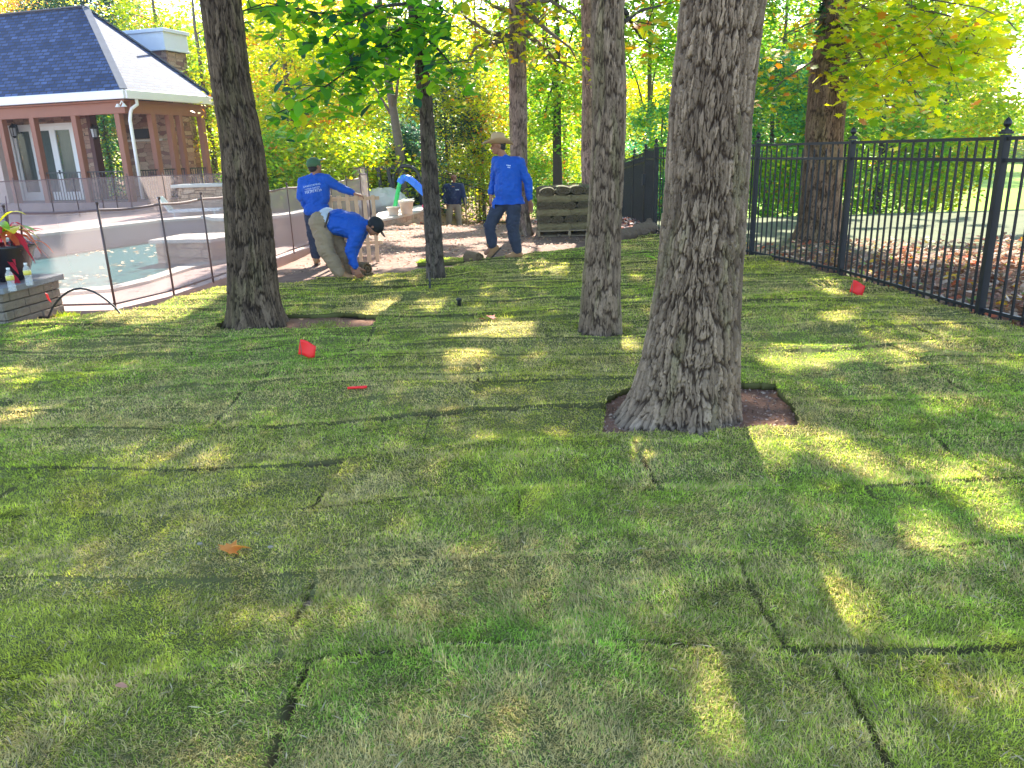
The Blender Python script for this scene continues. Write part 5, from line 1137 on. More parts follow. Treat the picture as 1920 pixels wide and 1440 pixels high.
for li, h in enumerate(LH):
    zc = z + h / 2; z += h * .97
    if li % 2 == 0:
        for k in range(2):
            o = protoS if not usedS else protoS.copy()
            if usedS: sc.collection.objects.link(o)
            usedS = True; o.location = (SX + .02 + .305 + k * .615 + rr.uniform(-.015, .015), SY + .05 + rr.uniform(-.01, .02), zc); o.rotation_euler = (0, rr.uniform(-.02, .02), yaw + (PI if rr.random() < .5 else 0) * 0)
            tag(o, 'sod roll lying lengthwise, %s one in the %s layer of the stack' % (['left', 'right'][k], lay[li]), 'sod roll', 'sod rolls stacked on the pallet')
            b = o.copy(); sc.collection.objects.link(b); b.location = o.location + Vector((0, .50, 0)); tag(b, 'rear sod roll hidden behind the %s one in the %s layer' % (['left', 'right'][k], lay[li]), 'sod roll', 'sod rolls stacked on the pallet')
            bpy.data.objects.remove(b)
    else:
        n = 5 if li != 5 else 4
        for k in range(n):
            q = (k + li) % 3; o = protoE[q]
            if usedE[q]: o = o.copy(); sc.collection.objects.link(o)
            usedE[q] = True; s = (W - (.1 if li == 5 else 0)) / n / .215
            o.scale = (s, 1, h / .128); o.location = (SX + (.08 if li == 5 else .04) + W / n * (k + .5) * (.93 if li == 5 else 1), SY + .12 + rr.uniform(-.02, .02), zc + (.01 * (k in (1, 2)) if li == 5 else 0)); o.rotation_euler = (0, rr.uniform(-.3, .3) * 0, yaw)
            tag(o, 'sod roll showing its spiral end, %s from the left in the %s layer' % (words[k], lay[li]), 'sod roll', 'sod rolls stacked on the pallet')
# solid heart of the stack: the rolls behind the front ones
hb_ = voxel(MB().box((0, 0, .40), (1.16, .66, .74)), 'sod_roll', M_stackend, None, .03, 2, .03, 9); hb_.location = (SX + .62, SY + .62, .125); hb_.rotation_euler.z = yaw; tag(hb_, 'sod rolls packed behind the front face of the stack', 'sod rolls', 'sod rolls stacked on the pallet')

M_loose = plain('brown_loose_sod', (.17, .115, .065), .98, 0, .35, 14, .9, 50)
# loose rolls and log, flags, small things on the grass
def loose_roll(px, py, yaw, L, r, label, z=0):
    x, y = G(px, py, z); o = spiral_roll(L, r, r * .95, 2, turns=2.6).build('sod_roll', M_loose, None, False); o.location = (x, y, z + r * .97); o.rotation_euler.z = yaw; return tag(o, label, 'sod roll')
loose_roll(889, 496, math.radians(38), .30, .105, 'loose sod roll being pushed open by the boot of the man in the straw hat')
o = loose_roll(668, 522, math.radians(60), .42, .13, 'sod roll under the hands of the bending worker')
o = gridmesh('sod_piece', np.arange(-1.5, -.45, .03), np.arange(11.05, 11.7, .03), lambda x, y: .05 + .02 * (fbm(x * 5, y * 5, 7) - .5), M_plainattr, lawn_c, keep=lambda x, y: inpoly(x, y, [(-1.35, 11.15), (-.65, 11.2), (-.5, 11.6), (-1.3, 11.55)])); tag(o, 'single sod piece lying on bare soil beyond the slimmest trunk', 'sod piece'); o.modifiers.new('t', 'SOLIDIFY').thickness = .05
x = RNG.uniform(-1.4, -.45, 9000); y = RNG.uniform(11.1, 11.65, 9000); k = inpoly(x, y, [(-1.35, 11.15), (-.65, 11.2), (-.5, 11.6), (-1.3, 11.55)]); V, Fq, Ft, C = blades('p', x[k], y[k], 0, 1.1, zfun=lambda a, b: a * 0 + .05); gp = fastmesh('grass', V, [Fq, Ft], M_grass, o, cols=C)
lgp = [Vector((*G(px, py), z)) for px, py, z in ((1166, 452, .10), (1185, 449, .12), (1205, 445, .13), (1222, 441, .14))]
lgm = MB(); 
for a, b, ra, rb in zip(lgp[:-1], lgp[1:], (.11, .115, .12), (.115, .12, .10)): lgm.cap(a, ra, b, rb, 14)
lgm.cap(lgp[2], .07, lgp[3] + Vector((-.05, 0, .12)), .05)
o = voxel(lgm, 'log', M_log, None, .015, 2, .03, 6); tag(o, 'weathered log lying at the foot of the black gate', 'log')
def flag(px, py, label, rot, D=None, h=.33, s=.11):
    x, y = G(px, py, .04); e = empty('marker_flag', (x, y, .04), rot, label=label, cat='marker flag', group='red marker flags in the grass')
    MB().tube([(0, 0, -.02), (.004, 0, h * .5), (0, 0, h)], .0026, 5).build('wire', M_wire, e)
    n = 6; vs = []; fs = []
    for j in range(n + 1):
        for i in range(n + 1):
            u, v = i / n, j / n; vs.append((.002 + s * u * .95 - s * .2 * v, .014 * math.sin(u * 4 + v * 2) * u, h - s * v * .95 - s * .42 * u + .008 * math.sin(u * 5)))
    fs = [(j * (n + 1) + i, j * (n + 1) + i + 1, (j + 1) * (n + 1) + i + 1, (j + 1) * (n + 1) + i) for j in range(n) for i in range(n)]
    f = MB().add(vs, fs).build('flag', M_pvc, e, True); sm = f.modifiers.new('t', 'SOLIDIFY'); sm.thickness = .001; return e
flag(566, 676, 'red plastic marker flag in the grass just in front of the dark leaning trunk', .1, h=.17, s=.125)
flag(1596, 556, 'red plastic marker flag at the foot of the black iron fence on the right', -.1, h=.17, s=.13)
x, y = G(670, 737, .05); zz_ = float(sod(np.array([x]), np.array([y]))[0]); o = MB().cap((-.055, 0, 0), .009, (.055, .004, .003), .009, 10).cap((.03, .002, 0), .0105, (.058, .004, .003), .0105, 10).build('marker_pen', M_red, None, True, loc=(x, y, zz_ + .02)); tag(o, 'red marker pen lying on the sod below the red flag', 'marker pen')
def one_leaf(px, py, size, col, label, rot=0, shape=LEAF_LOBED, tilt=.25, name='fallen_leaf', up=.03):
    x, y = G(px, py, .045); z_ = float(sod(np.array([x]), np.array([y]))[0]); v = shape[0] * size; v = v.copy(); v[:, 2] += .25 * size * (v[:, 0] / size) ** 2 * 2
    R = np.array(Euler((tilt, tilt * .5, rot)).to_matrix()); v = v @ R.T
    o = fastmesh(name, v, [np.array(shape[1])], M_litter, None, cols=np.tile(col, (len(v), 1))); o.location = (x, y, z_ + up); return tag(o, label, 'leaf')
one_leaf(430, 1042, .11, (.75, .27, .05), 'large curled orange leaf, left part, lying on the sod in the foreground', 1.2); one_leaf(455, 1039, .09, (.8, .33, .07), 'curled orange leaf touching the large one on the foreground sod', 2.4, LEAF_OVAL, .5)
one_leaf(232, 1308, .045, (.55, .26, .16), 'small pinkish leaf low in the left foreground', 1.3, LEAF_OVAL, .08); one_leaf(920, 601, .12, (.6, .08, .05), 'dark red leaf on the sod in the middle distance', .8, up=.05); one_leaf(905, 601, .08, (.5, .07, .05), 'smaller dark red leaf left of the larger one', 2, LEAF_OVAL)
one_leaf(1222, 491, .20, (.30, .65, .03), 'bright green leaf on the sod left of the thickest trunk', 1.0, LEAF_OVAL, .3, up=.04); one_leaf(1580, 885, .035, (.8, .5, .03), 'tiny yellow leaf on the sunny sod right of the thickest trunk', .4, LEAF_OVAL)
one_leaf(565, 607, .06, (.55, .3, .15), 'brown leaf on the soil beside the dark leaning trunk', .7)
for k, (px, py) in enumerate(((376, 1026), (508, 1032))):
    x, y = G(px, py, .05); o = MB().ell((0, 0, 0), (.012, .009, .006)).build('pebble', M_pebble, None, True, loc=(x, y, float(sod(np.array([x]), np.array([y]))[0]) + .02)); tag(o, ['grey pebble left of the large orange leaf', 'grey pebble right of the large orange leaf'][k], 'pebble')
o = MB().tube([(*G(807, 552), .0), (*G(807, 548), .12), (*G(805, 528), .12)], .012, 8).build('drip_stake', M_hose, None, True); tag(o, 'short dark stake in the grass at the foot of the slimmest trunk', 'stake')
x, y = G(861, 573, .04); o = MB().lathe((0, 0, 0), [(.02, 0), (.02, .05), (.03, .06), (.03, .075), (.01, .08)], 12).build('sprinkler_head', M_hose, None, True, loc=(x, y, .04)); tag(o, 'small black sprinkler head standing in the grass', 'sprinkler')
# ------------------------------------------------------------------ people
def hand(m, wrist, d, palm, s=1.0, curl=.35, side=1):
    """palm and five bent fingers; d = direction of the fingers, palm = direction the palm faces"""
    w = Vector(wrist); d = Vector(d).normalized(); n = Vector(palm); n = (n - d * n.dot(d)).normalized(); a = d.cross(n).normalized() * side
    for q in (-.026, -.009, .009, .026): m.cap(w + a * q * .7 * s, .015 * s, w + d * .085 * s + a * q * s, .0125 * s, 8)
    for q, L in ((-.031, .068), (-.0105, .082), (.0105, .088), (.031, .078)):
        p = w + d * .085 * s + a * q * s; k = curl * (1 + q * 6)
        for j, seg in enumerate((.42, .32, .26)):
            dd = (d * math.cos(k * (j + .6)) + n * math.sin(k * (j + .6)) + a * q * 3).normalized(); p2 = p + dd * L * seg * s; m.cap(p, (.0098 - .001 * j) * s, p2, (.0088 - .001 * j) * s, 8); p = p2
    p = w + d * .02 * s + a * .026 * s
    for j, seg in enumerate((.040, .030, .024)):
        dd = (d * .62 + a * (.75 - .25 * j) + n * (.25 + .2 * j)).normalized(); p2 = p + dd * seg * s; m.cap(p, (.0125 - .001 * j) * s, p2, (.011 - .001 * j) * s, 8); p = p2
def head(m, c, face, up=(0, 0, 1), s=1.0):
    c = Vector(c); f = Vector(face).normalized(); u = Vector(up); u = (u - f * u.dot(f)).normalized(); r = f.cross(u); R = Matrix((r, f, u)).transposed(); Q = lambda x, y, z: c + R @ Vector((x, y, z)) * s
    m.ell(Q(0, -.012, .03), (.076 * s, .096 * s, .095 * s), R, 20, 12); m.ell(Q(0, .022, -.035), (.058 * s, .066 * s, .075 * s), R, 18, 10); m.ell(Q(0, .058, -.088), (.024 * s, .022 * s, .02 * s), R)
    m.cap(Q(0, .082, .018), .009 * s, Q(0, .104, -.022), .0135 * s, 8)
    for q in (-1, 1):
        m.ell(Q(q * .079, -.01, 0), (.010 * s, .018 * s, .032 * s), R); m.ell(Q(q * .030, .072, -.018), (.022 * s, .018 * s, .018 * s), R); m.cap(Q(q * .014, .084, .034), .008 * s, Q(q * .048, .070, .036), .007 * s, 8)
    m.cap(Q(-.018, .082, -.056), .007 * s, Q(.018, .082, -.056), .007 * s, 8); m.cap(Q(-.015, .078, -.067), .008 * s, Q(.015, .078, -.067), .008 * s, 8)
    return R, Q
def facebits(e, body, R, Q, s=1.0, hair=True, brow=True):
    for q in (-1, 1):
        MB().ell(Q(q * .030, .083, .012), (.011 * s, .006 * s, .006 * s), R, 10, 6).build('eye', M_eye, body, True)
        MB().cap(Q(q * .016, .090, .040), .004 * s, Q(q * .046, .078, .042), .003 * s, 6).build('eyebrow', M_hair, body, True)
    MB().cap(Q(-.020, .088, -.062), .0035 * s, Q(.020, .088, -.062), .0035 * s, 6).build('lips', M_lips, body, True)
    if hair:
        h = MB(); h.ell(Q(0, -.030, .030), (.080 * s, .088 * s, .098 * s), R, 20, 12); h.ell(Q(0, -.05, -.02), (.07 * s, .06 * s, .06 * s), R); h.build('hair', M_hair, body, True)
M_eye = plain('dark_eye', (.02, .015, .012), .2); M_lips = plain('lips', (.25, .08, .06), .5)
def limb_chain(m, pts, rs, n=12):
    for (a, ra), (b, rb) in zip(zip(pts[:-1], rs[:-1]), zip(pts[1:], rs[1:])): m.cap(a, ra, b, rb, n)
def boot(e, ankle, d, pitch=0, name='boot', L=.27, mat=None):
    ankle = Vector(ankle); d = Vector((d[0], d[1], 0)).normalized(); s = Vector((-d.y, d.x, 0)); c, sn = math.cos(pitch), math.sin(pitch); f = d * c + Vector((0, 0, -sn)); u = d * sn + Vector((0, 0, c))
    Q = lambda x, z, y=0: ankle + f * x + u * z + s * y
    m = MB(); m.cap(Q(0, .06), .056, Q(-.005, -.02), .052); m.cap(Q(-.035, -.045), .040, Q(.10, -.052), .036); m.cap(Q(.09, -.052, .012), .040, Q(.165, -.060, .012), .032); m.cap(Q(.09, -.052, -.012), .040, Q(.165, -.060, -.012), .032); m.cap(Q(0, -.01), .048, Q(.11, -.045), .034)
    b = voxel(m, name, mat or M_tan, e, .009, 2)
    m = MB(); pts = [(-.085, -.03), (-.08, .03), (0, .036), (.08, .046), (.16, .046), (.20, .02), (.20, -.02), (.16, -.046), (.08, -.046), (0, -.036)]
    vs = [Q(x, -.078, y) for x, y in pts] + [Q(x, -.10, y) for x, y in pts]; k = len(pts); m.add(vs, [tuple(range(k)), tuple(range(2 * k - 1, k - 1, -1))] + [(i, (i + 1) % k, (i + 1) % k + k, i + k) for i in range(k)]); m.build('sole', M_band, b, bevel=.003)
    return b
def hem(o, z, soft=.02):
    me = o.data; n = len(me.vertices); co = np.empty(n * 3); me.vertices.foreach_get('co', co); co = co.reshape(-1, 3); k = (co[:, 2] < z) & (co[:, 0] > -.29) & (co[:, 0] < .2)
    co[k, 2] = z + .004 * np.sin(co[k, 0] * 40); me.vertices.foreach_set('co', co.ravel()); me.update()
def text_on(e, target, lines, origin, right, up, size, depth_dir, mat, name='lettering', gap=1.25, tilt=0):
    """letters laid on the cloth: each line a part; ray-cast onto the shirt so they follow it"""
    me = target.data; dg = bpy.context.evaluated_depsgraph_get(); bm = bmesh.new(); bm.from_mesh(me); bv = BVHTree.FromBMesh(bm); bm.free()
    o = Vector(origin); r = Vector(right).normalized(); u = Vector(up).normalized(); dd = Vector(depth_dir).normalized(); y = 0
    for i, (txt, sz) in enumerate(lines):
        cu = bpy.data.curves.new('t', 'FONT'); cu.body = txt; cu.size = sz * size; cu.align_x = 'CENTER'; cu.resolution_u = 2; to = bpy.data.objects.new('t', cu); sc.collection.objects.link(to); dg.update()
        m2 = bpy.data.meshes.new_from_object(to.evaluated_get(bpy.context.evaluated_depsgraph_get())); bpy.data.objects.remove(to)
        bmm = bmesh.new(); bmm.from_mesh(m2); bmesh.ops.subdivide_edges(bmm, edges=[q for q in bmm.edges if q.calc_length() > .02], cuts=1)
        for v in bmm.verts:
            p = o + r * v.co.x + u * (v.co.y + y); h = bv.ray_cast(p - dd * .6, dd)
            v.co = (h[0] - dd * .006) if h[0] else p
        bmm.to_mesh(m2); bmm.free(); m2.materials.clear(); m2.materials.append(mat); m2.name = name; ob = bpy.data.objects.new(name, m2); link(ob, target); y -= sz * size * gap
def hat_brim(m, c, rx, ry, curl, R, lift=.0):
    n, k = 40, 7; vs = []; fs = []
    for j in range(k):
        t = j / (k - 1)
        for i in range(n):
            a = 2 * PI * i / n; rr_ = .085 + t * (1 - .085 / max(rx, .1)) * rx * 1; x = (.083 + t * (rx - .083)) * math.cos(a); y = (.10 + t * (ry - .10)) * math.sin(a); z = curl * t * t * abs(math.cos(a)) ** 2 - .02 * t * t * abs(math.sin(a)) ** 2
            vs.append(Vector(c) + R @ Vector((x, y, z)))
    nn = len(vs); vs += [v - R @ Vector((0, 0, .005)) for v in vs]
    for j in range(k - 1):
        for i in range(n):
            i2 = (i + 1) % n; fs += [(j * n + i, j * n + i2, (j + 1) * n + i2, (j + 1) * n + i), (nn + j * n + i2, nn + j * n + i, nn + (j + 1) * n + i, nn + (j + 1) * n + i2)]
    for i in range(n): i2 = (i + 1) % n; fs.append(((k - 1) * n + i, (k - 1) * n + i2, nn + (k - 1) * n + i2, nn + (k - 1) * n + i))
    m.add(vs, fs)

# --- man in the straw hat, stepping to the left and pushing a sod roll with his boot
fx_, fy_ = G(968, 490); zf0 = .03
e = empty('person', (fx_, fy_, zf0), label='worker in straw hat, blue long sleeved shirt and dark jeans, pushing a sod roll', cat='person')
sho = Vector((-.09, 0, 1.40)); shR = Vector((.085, -.02, 1.375)); shL = Vector((-.235, .06, 1.385)); pel = Vector((-.09, .01, .87))
elR, wrR = Vector((.20, -.03, 1.09)), Vector((.215, -.06, .845)); elL, wrL = Vector((-.30, .17, 1.12)), Vector((-.34, .10, .93))
hR, kR, aR = Vector((-.01, -.02, .84)), Vector((-.045, -.03, .46)), Vector((.03, -.02, .10)); hL, kL, aL = Vector((-.18, .05, .85)), Vector((-.375, .0, .50)), Vector((-.345, .02, .19))
hc = Vector((-.215, 0, 1.60)); face = Vector((-.86, -.18, -.08)); neck = Vector((-.135, .01, 1.44))
b = MB(); R, Q = head(b, hc, face, s=1.0); b.cap(neck, .062, hc + Vector((.02, 0, -.04)), .056)
limb_chain(b, [pel + Vector((0, 0, .02)), Vector((-.10, 0, 1.10)), Vector((-.09, 0, 1.3))], [.11, .10, .09]); limb_chain(b, [shR, elR, wrR], [.055, .042, .028]); limb_chain(b, [shL, elL, wrL], [.055, .042, .028])
b.cap(neck + Vector((0, 0, -.09)), .06, shR, .045).cap(neck + Vector((0, 0, -.09)), .06, shL, .045); limb_chain(b, [hR, kR, aR], [.085, .055, .038]); limb_chain(b, [hL, kL, aL], [.085, .055, .038])
b.cap(aR, .038, aR + Vector((-.12, -.03, -.04)), .03); b.cap(aL, .038, aL + Vector((-.1, 0, -.09)), .03)
hand(b, wrR, (.16, .05, -1), (-.7, -.6, 0), 1.12, .22, -1); hand(b, wrL, (-.1, -.3, -1), (.7, .3, 0), 1.05, .5)
body = voxel(b, 'body', M_skin, e, .0062, 2); facebits(e, body, R, Q)
m = MB(); limb_chain(m, [Vector((-.085, .0, .85)), Vector((-.10, -.005, 1.02)), Vector((-.095, 0, 1.20))], [.152, .165, .168], 18); m.cap(Vector((-.15, .02, 1.10)), .13, Vector((-.14, .02, 1.22)), .13, 16).cap(Vector((-.03, 0, .92)), .13, Vector((-.02, 0, 1.22)), .13, 16).cap(Vector((-.18, 0, .98)), .115, Vector((-.18, 0, 1.05)), .11, 16)
m.cap(Vector((-.09, 0, 1.25)), .145, shR + Vector((-.03, 0, -.02)), .082, 16).cap(Vector((-.09, 0, 1.25)), .145, shL + Vector((.03, 0, -.02)), .08, 16); m.cap(neck + Vector((.0, 0, -.01)), .068, neck + Vector((.01, 0, -.09)), .10); m.cap(neck + Vector((.02, 0, -.05)), .085, shR, .082).cap(neck + Vector((.0, 0, -.05)), .085, shL, .08); m.cap(Vector((-.20, .0, .80)), .135, Vector((.01, 0, .80)), .14, 18).cap(Vector((-.12, 0, .78)), .14, Vector((-.06, 0, .78)), .15, 18).cap(Vector((-.15, 0, 1.30)), .135, Vector((-.02, 0, 1.30)), .135, 16)
limb_chain(m, [shR, elR, wrR + Vector((0, 0, .03))], [.080, .062, .046], 14); limb_chain(m, [shL, elL, wrL + Vector((0, 0, .03))], [.080, .060, .045], 14); m.cap(Vector((-.085, 0, .80)), .14, Vector((-.085, 0, .85)), .155, 18)
shirt = voxel(m, 'shirt', M_blue, e, .009, 2, .019, 1); hem(shirt, .80)
m = MB(); m.cap(Vector((-.14, .02, .83)), .125, Vector((-.04, -.01, .83)), .125, 16); limb_chain(m, [hR, kR, Vector((.02, -.02, .14))], [.118, .092, .070], 14); limb_chain(m, [hL, kL, Vector((-.345, .02, .235))], [.115, .090, .070], 14)
jn = voxel(m, 'jeans', M_denim, e, .009, 2, .016, 2); nv = len(jn.data.vertices); co = np.empty(nv * 3); jn.data.vertices.foreach_get('co', co); co = co.reshape(-1, 3); kk = np.clip((co[:, 2] - .76) / .06, 0, 1) * .18; co[:, 0] = -.09 + (co[:, 0] + .09) * (1 - kk); co[:, 1] *= (1 - kk); jn.data.vertices.foreach_set('co', co.ravel()); jn.data.update()
boot(e, Vector((.03, -.02, .115)), (-1, -.25)); boot(e, Vector((-.34, .02, .185)), (-1, -.1), .75)
hm = MB(); up = Vector((.05, .02, 1)).normalized(); f2 = face.copy(); f2 = (f2 - up * f2.dot(up)).normalized(); RH = Matrix((f2.cross(up), f2, up)).transposed(); hcb = hc + Vector((0, 0, .045))
hat_brim(hm, hcb, .205, .225, .075, RH); hat = hm.build('hat', M_straw, e, True)
cr = MB(); cr.lathe(hcb, [(.098, -.01), (.098, .02), (.094, .06), (.088, .105), (.074, .135), (.045, .145), (.01, .132)], 28, RH, .92, 1.1); cr.build('hat_crown', M_straw, hat, True); bn = MB(); bn.lathe(hcb, [(.0995, -.005), (.0995, .022)], 28, RH, .925, 1.105); bn.build('hat_band', M_band, hat, True)
text_on(e, shirt, [('LANDSCAPE', .8), ('SERVICE', .8)], (-.10, -.3, 1.335), (1, 0, -.28), (.2, 0, 1), .034, (0, 1, 0), M_print) if False else None
for k, (dx, w_) in enumerate(((0, .055), (.004, .042))):
    o = MB(); t = Vector((-.085 + dx * 2, -.3, 1.335 - .028 * k)); me = shirt.data; bm_ = bmesh.new(); bm_.from_mesh(me); bv = BVHTree.FromBMesh(bm_); bm_.free(); vs = []
    for i in range(9):
        for z in (0, .014):
            p = t + Vector((w_ * (i / 8 - .3), 0, z - .18 * w_ * i / 8)); h = bv.ray_cast(p, Vector((0, 1, 0))); vs.append((h[0] if h[0] else p + Vector((0, .2, 0))) - Vector((0, .006, 0)))
    for i in (0, 1, 3, 4, 6, 7) if k == 0 else (0, 2, 3, 5, 6): o.add([vs[2 * i], vs[2 * i + 2], vs[2 * i + 3], vs[2 * i + 1]], [(0, 1, 2, 3)])
    o.build('chest_print', M_print, shirt)

# --- man bending over a sod roll
fx_, fy_ = G(641, 529); e = empty('person', (fx_, fy_, .02), label='worker bent double in blue shirt, khaki trousers and black cap, hands on a sod roll', cat='person')
hipN, kN, aN = Vector((-.20, -.02, .75)), Vector((-.145, -.05, .40)), Vector((.0, -.03, .09)); hipF, kF, aF = Vector((-.13, .14, .74)), Vector((-.02, .16, .40)), Vector((.07, .24, .09))
chest = Vector((.16, .05, .70)); shN = Vector((.26, -.09, .60)); shF = Vector((.28, .19, .60)); hc = Vector((.47, .05, .665)); elN, wrN = Vector((.165, -.12, .40)), Vector((.215, -.12, .18)); elF, wrF = Vector((.17, .18, .38)), Vector((.13, .08, .19))
face = Vector((.42, 0, -.9)); upv = Vector((.9, 0, .35)); b = MB(); R, Q = head(b, hc, face, upv, 1.0); b.cap(chest + Vector((.14, 0, -.01)), .065, hc + Vector((-.05, 0, -.0)), .056)
limb_chain(b, [Vector((-.15, .06, .76)), Vector((.0, .05, .74)), chest + Vector((.05, 0, -.01))], [.11, .11, .12]); limb_chain(b, [shN, elN, wrN], [.055, .042, .028]); limb_chain(b, [shF, elF, wrF], [.055, .042, .028]); b.cap(chest + Vector((.08, 0, 0)), .08, shN, .05).cap(chest + Vector((.08, 0, 0)), .08, shF, .05)
limb_chain(b, [hipN, kN, aN], [.085, .055, .038]); limb_chain(b, [hipF, kF, aF], [.085, .055, .038]); b.cap(aN, .035, aN + Vector((.12, -.02, -.04)), .03).cap(aF, .035, aF + Vector((.12, 0, -.04)), .03)
hand(b, wrN, (.35, .05, -1), (.1, .9, -.2), 1.1, .5, 1); hand(b, wrF, (.35, -.1, -1), (.3, -.8, -.2), 1.05, .5, -1)
body = voxel(b, 'body', M_skin, e, .0062, 2); facebits(e, body, R, Q)
m = MB(); limb_chain(m, [Vector((-.13, .05, .755)), Vector((.0, .05, .735)), chest + Vector((.02, 0, -.01)), chest + Vector((.10, 0, -.02))], [.145, .168, .165, .125], 18); m.cap(Vector((.0, -.02, .72)), .13, Vector((.16, -.04, .67)), .13, 16).cap(Vector((.0, .12, .72)), .13, Vector((.16, .15, .67)), .13, 16)
m.cap(chest + Vector((.05, 0, 0)), .12, shN + Vector((-.01, .02, 0)), .088, 16).cap(chest + Vector((.05, 0, 0)), .12, shF, .085, 16); limb_chain(m, [shN, elN, wrN + Vector((-.005, 0, .03))], [.092, .068, .048], 14); limb_chain(m, [shF, elF, wrF + Vector((.005, 0, .03))], [.085, .062, .046], 14); m.cap(chest + Vector((.12, 0, .0)), .095, chest + Vector((.19, 0, .0)), .068).cap(chest + Vector((.12, 0, 0)), .095, shN, .085).cap(chest + Vector((.12, 0, 0)), .095, shF, .085)
shirt = voxel(m, 'shirt', M_blue, e, .009, 2, .019, 4)
m = MB(); m.cap(Vector((-.13, .0, .775)), .128, Vector((-.13, .10, .775)), .128, 16).cap(Vector((-.16, .0, .80)), .10, Vector((-.11, .05, .83)), .10, 14); voxel(m, 'undershirt', M_shirttail, e, .009, 2, .01, 6)
m = MB(); m.cap(Vector((-.205, -.01, .745)), .128, Vector((-.205, .12, .745)), .128, 16); limb_chain(m, [hipN, kN, Vector((-.01, -.03, .11))], [.135, .102, .078], 14); limb_chain(m, [hipF, kF, Vector((.07, .24, .12))], [.125, .098, .075], 14)
voxel(m, 'trousers', M_khaki, e, .009, 2, .018, 5); MB().cap(Vector((-.115, -.14, .70)), .012, Vector((-.06, -.09, .86)), .012, 8).build('belt', M_band, e, True)
boot(e, Vector((.0, -.03, .105)), (1, -.1)); boot(e, Vector((.07, .24, .105)), (1, .1))
cm = MB(); up = R @ Vector((0, 0, 1)); fr = R @ Vector((0, 1, 0)); cc = hc + up * .035 - fr * .012; cm.ell(cc, (.093, .112, .092), R, 22, 12); cm.build('cap', M_blackcap, e, True)
bm2 = MB(); c0 = hc + up * .055 + fr * .09; s_ = R @ Vector((1, 0, 0)); vs = []
for i in range(9):
    a = PI * i / 8; vs.append(c0 + s_ * .075 * math.cos(a) + fr * .085 * math.sin(a) - up * .012 * (abs(math.cos(a)) ** 2))
vs += [v + up * .006 for v in vs]; bm2.add(vs, [tuple(range(9))[::-1], tuple(range(9, 18))] + [(i, (i + 1) % 9, (i + 1) % 9 + 9, i + 9) for i in range(9)]); bm2.build('cap_brim', M_blackcap, e)

# --- man with the green cap seen from behind, holding the picket panel
fx_, fy_ = G(606, 497); e = empty('person', (fx_, fy_, .0), label='worker in green cap and blue printed shirt, back turned, steadying a small picket panel', cat='person')
shL, shR = Vector((-.175, .0, 1.215)), Vector((.165, .02, 1.235)); elL, wrL = Vector((-.215, -.02, .99)), Vector((-.15, .05, .80)); elR, wrR = Vector((.36, .06, 1.11)), Vector((.54, .08, 1.025)); hc = Vector((.015, .03, 1.43)); pel = Vector((-.02, .02, .78)); neck = Vector((0, .01, 1.30))
face = Vector((.62, .75, .22)); b = MB(); R, Q = head(b, hc, face, s=1.0); b.cap(neck, .06, hc + Vector((0, -.01, -.05)), .055); limb_chain(b, [pel, Vector((-.01, .02, 1.0)), Vector((0, .0, 1.16))], [.10, .09, .09]); limb_chain(b, [shL, elL, wrL], [.055, .042, .028]); limb_chain(b, [shR, elR, wrR], [.055, .042, .028]); b.cap(neck + Vector((0, 0, -.1)), .06, shL, .045).cap(neck + Vector((0, 0, -.1)), .06, shR, .045)
hpL, knL, anL = Vector((-.10, .02, .76)), Vector((-.12, .04, .42)), Vector((-.10, .02, .1)); hpR, knR, anR = Vector((.08, .02, .76)), Vector((.13, .06, .42)), Vector((.12, .04, .1)); limb_chain(b, [hpL, knL, anL], [.085, .055, .038]); limb_chain(b, [hpR, knR, anR], [.085, .055, .038]); b.cap(anL, .035, anL + Vector((-.02, .12, -.04)), .03).cap(anR, .035, anR + Vector((.02, .12, -.04)), .03)
hand(b, wrR, (1, .1, -.25), (0, .1, -1), 1.1, .55, 1); hand(b, wrL, (.3, .5, -.8), (.8, 0, .2), 1.05, .5, 1); body = voxel(b, 'body', M_skin, e, .0062, 2); facebits(e, body, R, Q)
m = MB(); limb_chain(m, [Vector((-.02, .02, .78)), Vector((-.01, .02, .95)), Vector((0, .0, 1.10))], [.145, .155, .155], 18); m.cap(Vector((-.08, .0, .98)), .115, Vector((-.09, 0, 1.13)), .12, 16).cap(Vector((.07, 0, .98)), .115, Vector((.08, 0, 1.13)), .12, 16); m.cap(Vector((0, 0, 1.14)), .12, shL + Vector((.02, 0, -.01)), .082, 16).cap(Vector((0, 0, 1.14)), .12, shR + Vector((-.02, 0, -.01)), .084, 16); m.cap(neck + Vector((0, 0, -.01)), .066, neck + Vector((0, 0, -.08)), .10); m.cap(neck + Vector((0, 0, -.05)), .085, shL, .08).cap(neck + Vector((0, 0, -.05)), .085, shR, .08).cap(Vector((-.08, 0, .80)), .13, Vector((.05, 0, .80)), .13, 16)
limb_chain(m, [shL, elL, wrL + Vector((-.01, 0, .03))], [.080, .062, .046], 14); limb_chain(m, [shR, elR, wrR + Vector((-.03, 0, .01))], [.082, .060, .044], 14); shirt = voxel(m, 'shirt', M_blue, e, .009, 2, .019, 8); hem(shirt, .74)
m = MB(); m.cap(Vector((-.07, .02, .75)), .125, Vector((.05, .02, .75)), .125, 16); limb_chain(m, [hpL, knL, Vector((-.10, .02, .14))], [.118, .09, .07], 14); limb_chain(m, [hpR, knR, Vector((.12, .04, .14))], [.118, .09, .07], 14); voxel(m, 'jeans', M_denim, e, .010, 2, .014, 9)
boot(e, Vector((-.10, .02, .105)), (-.15, 1)); boot(e, Vector((.12, .04, .105)), (.15, 1))
up = R @ Vector((0, 0, 1)); fr = R @ Vector((0, 1, 0)); s_ = R @ Vector((1, 0, 0)); MB().ell(hc + up * .045 - fr * .012, (.092, .110, .085), R, 22, 12).build('cap', M_greencap, e, True)
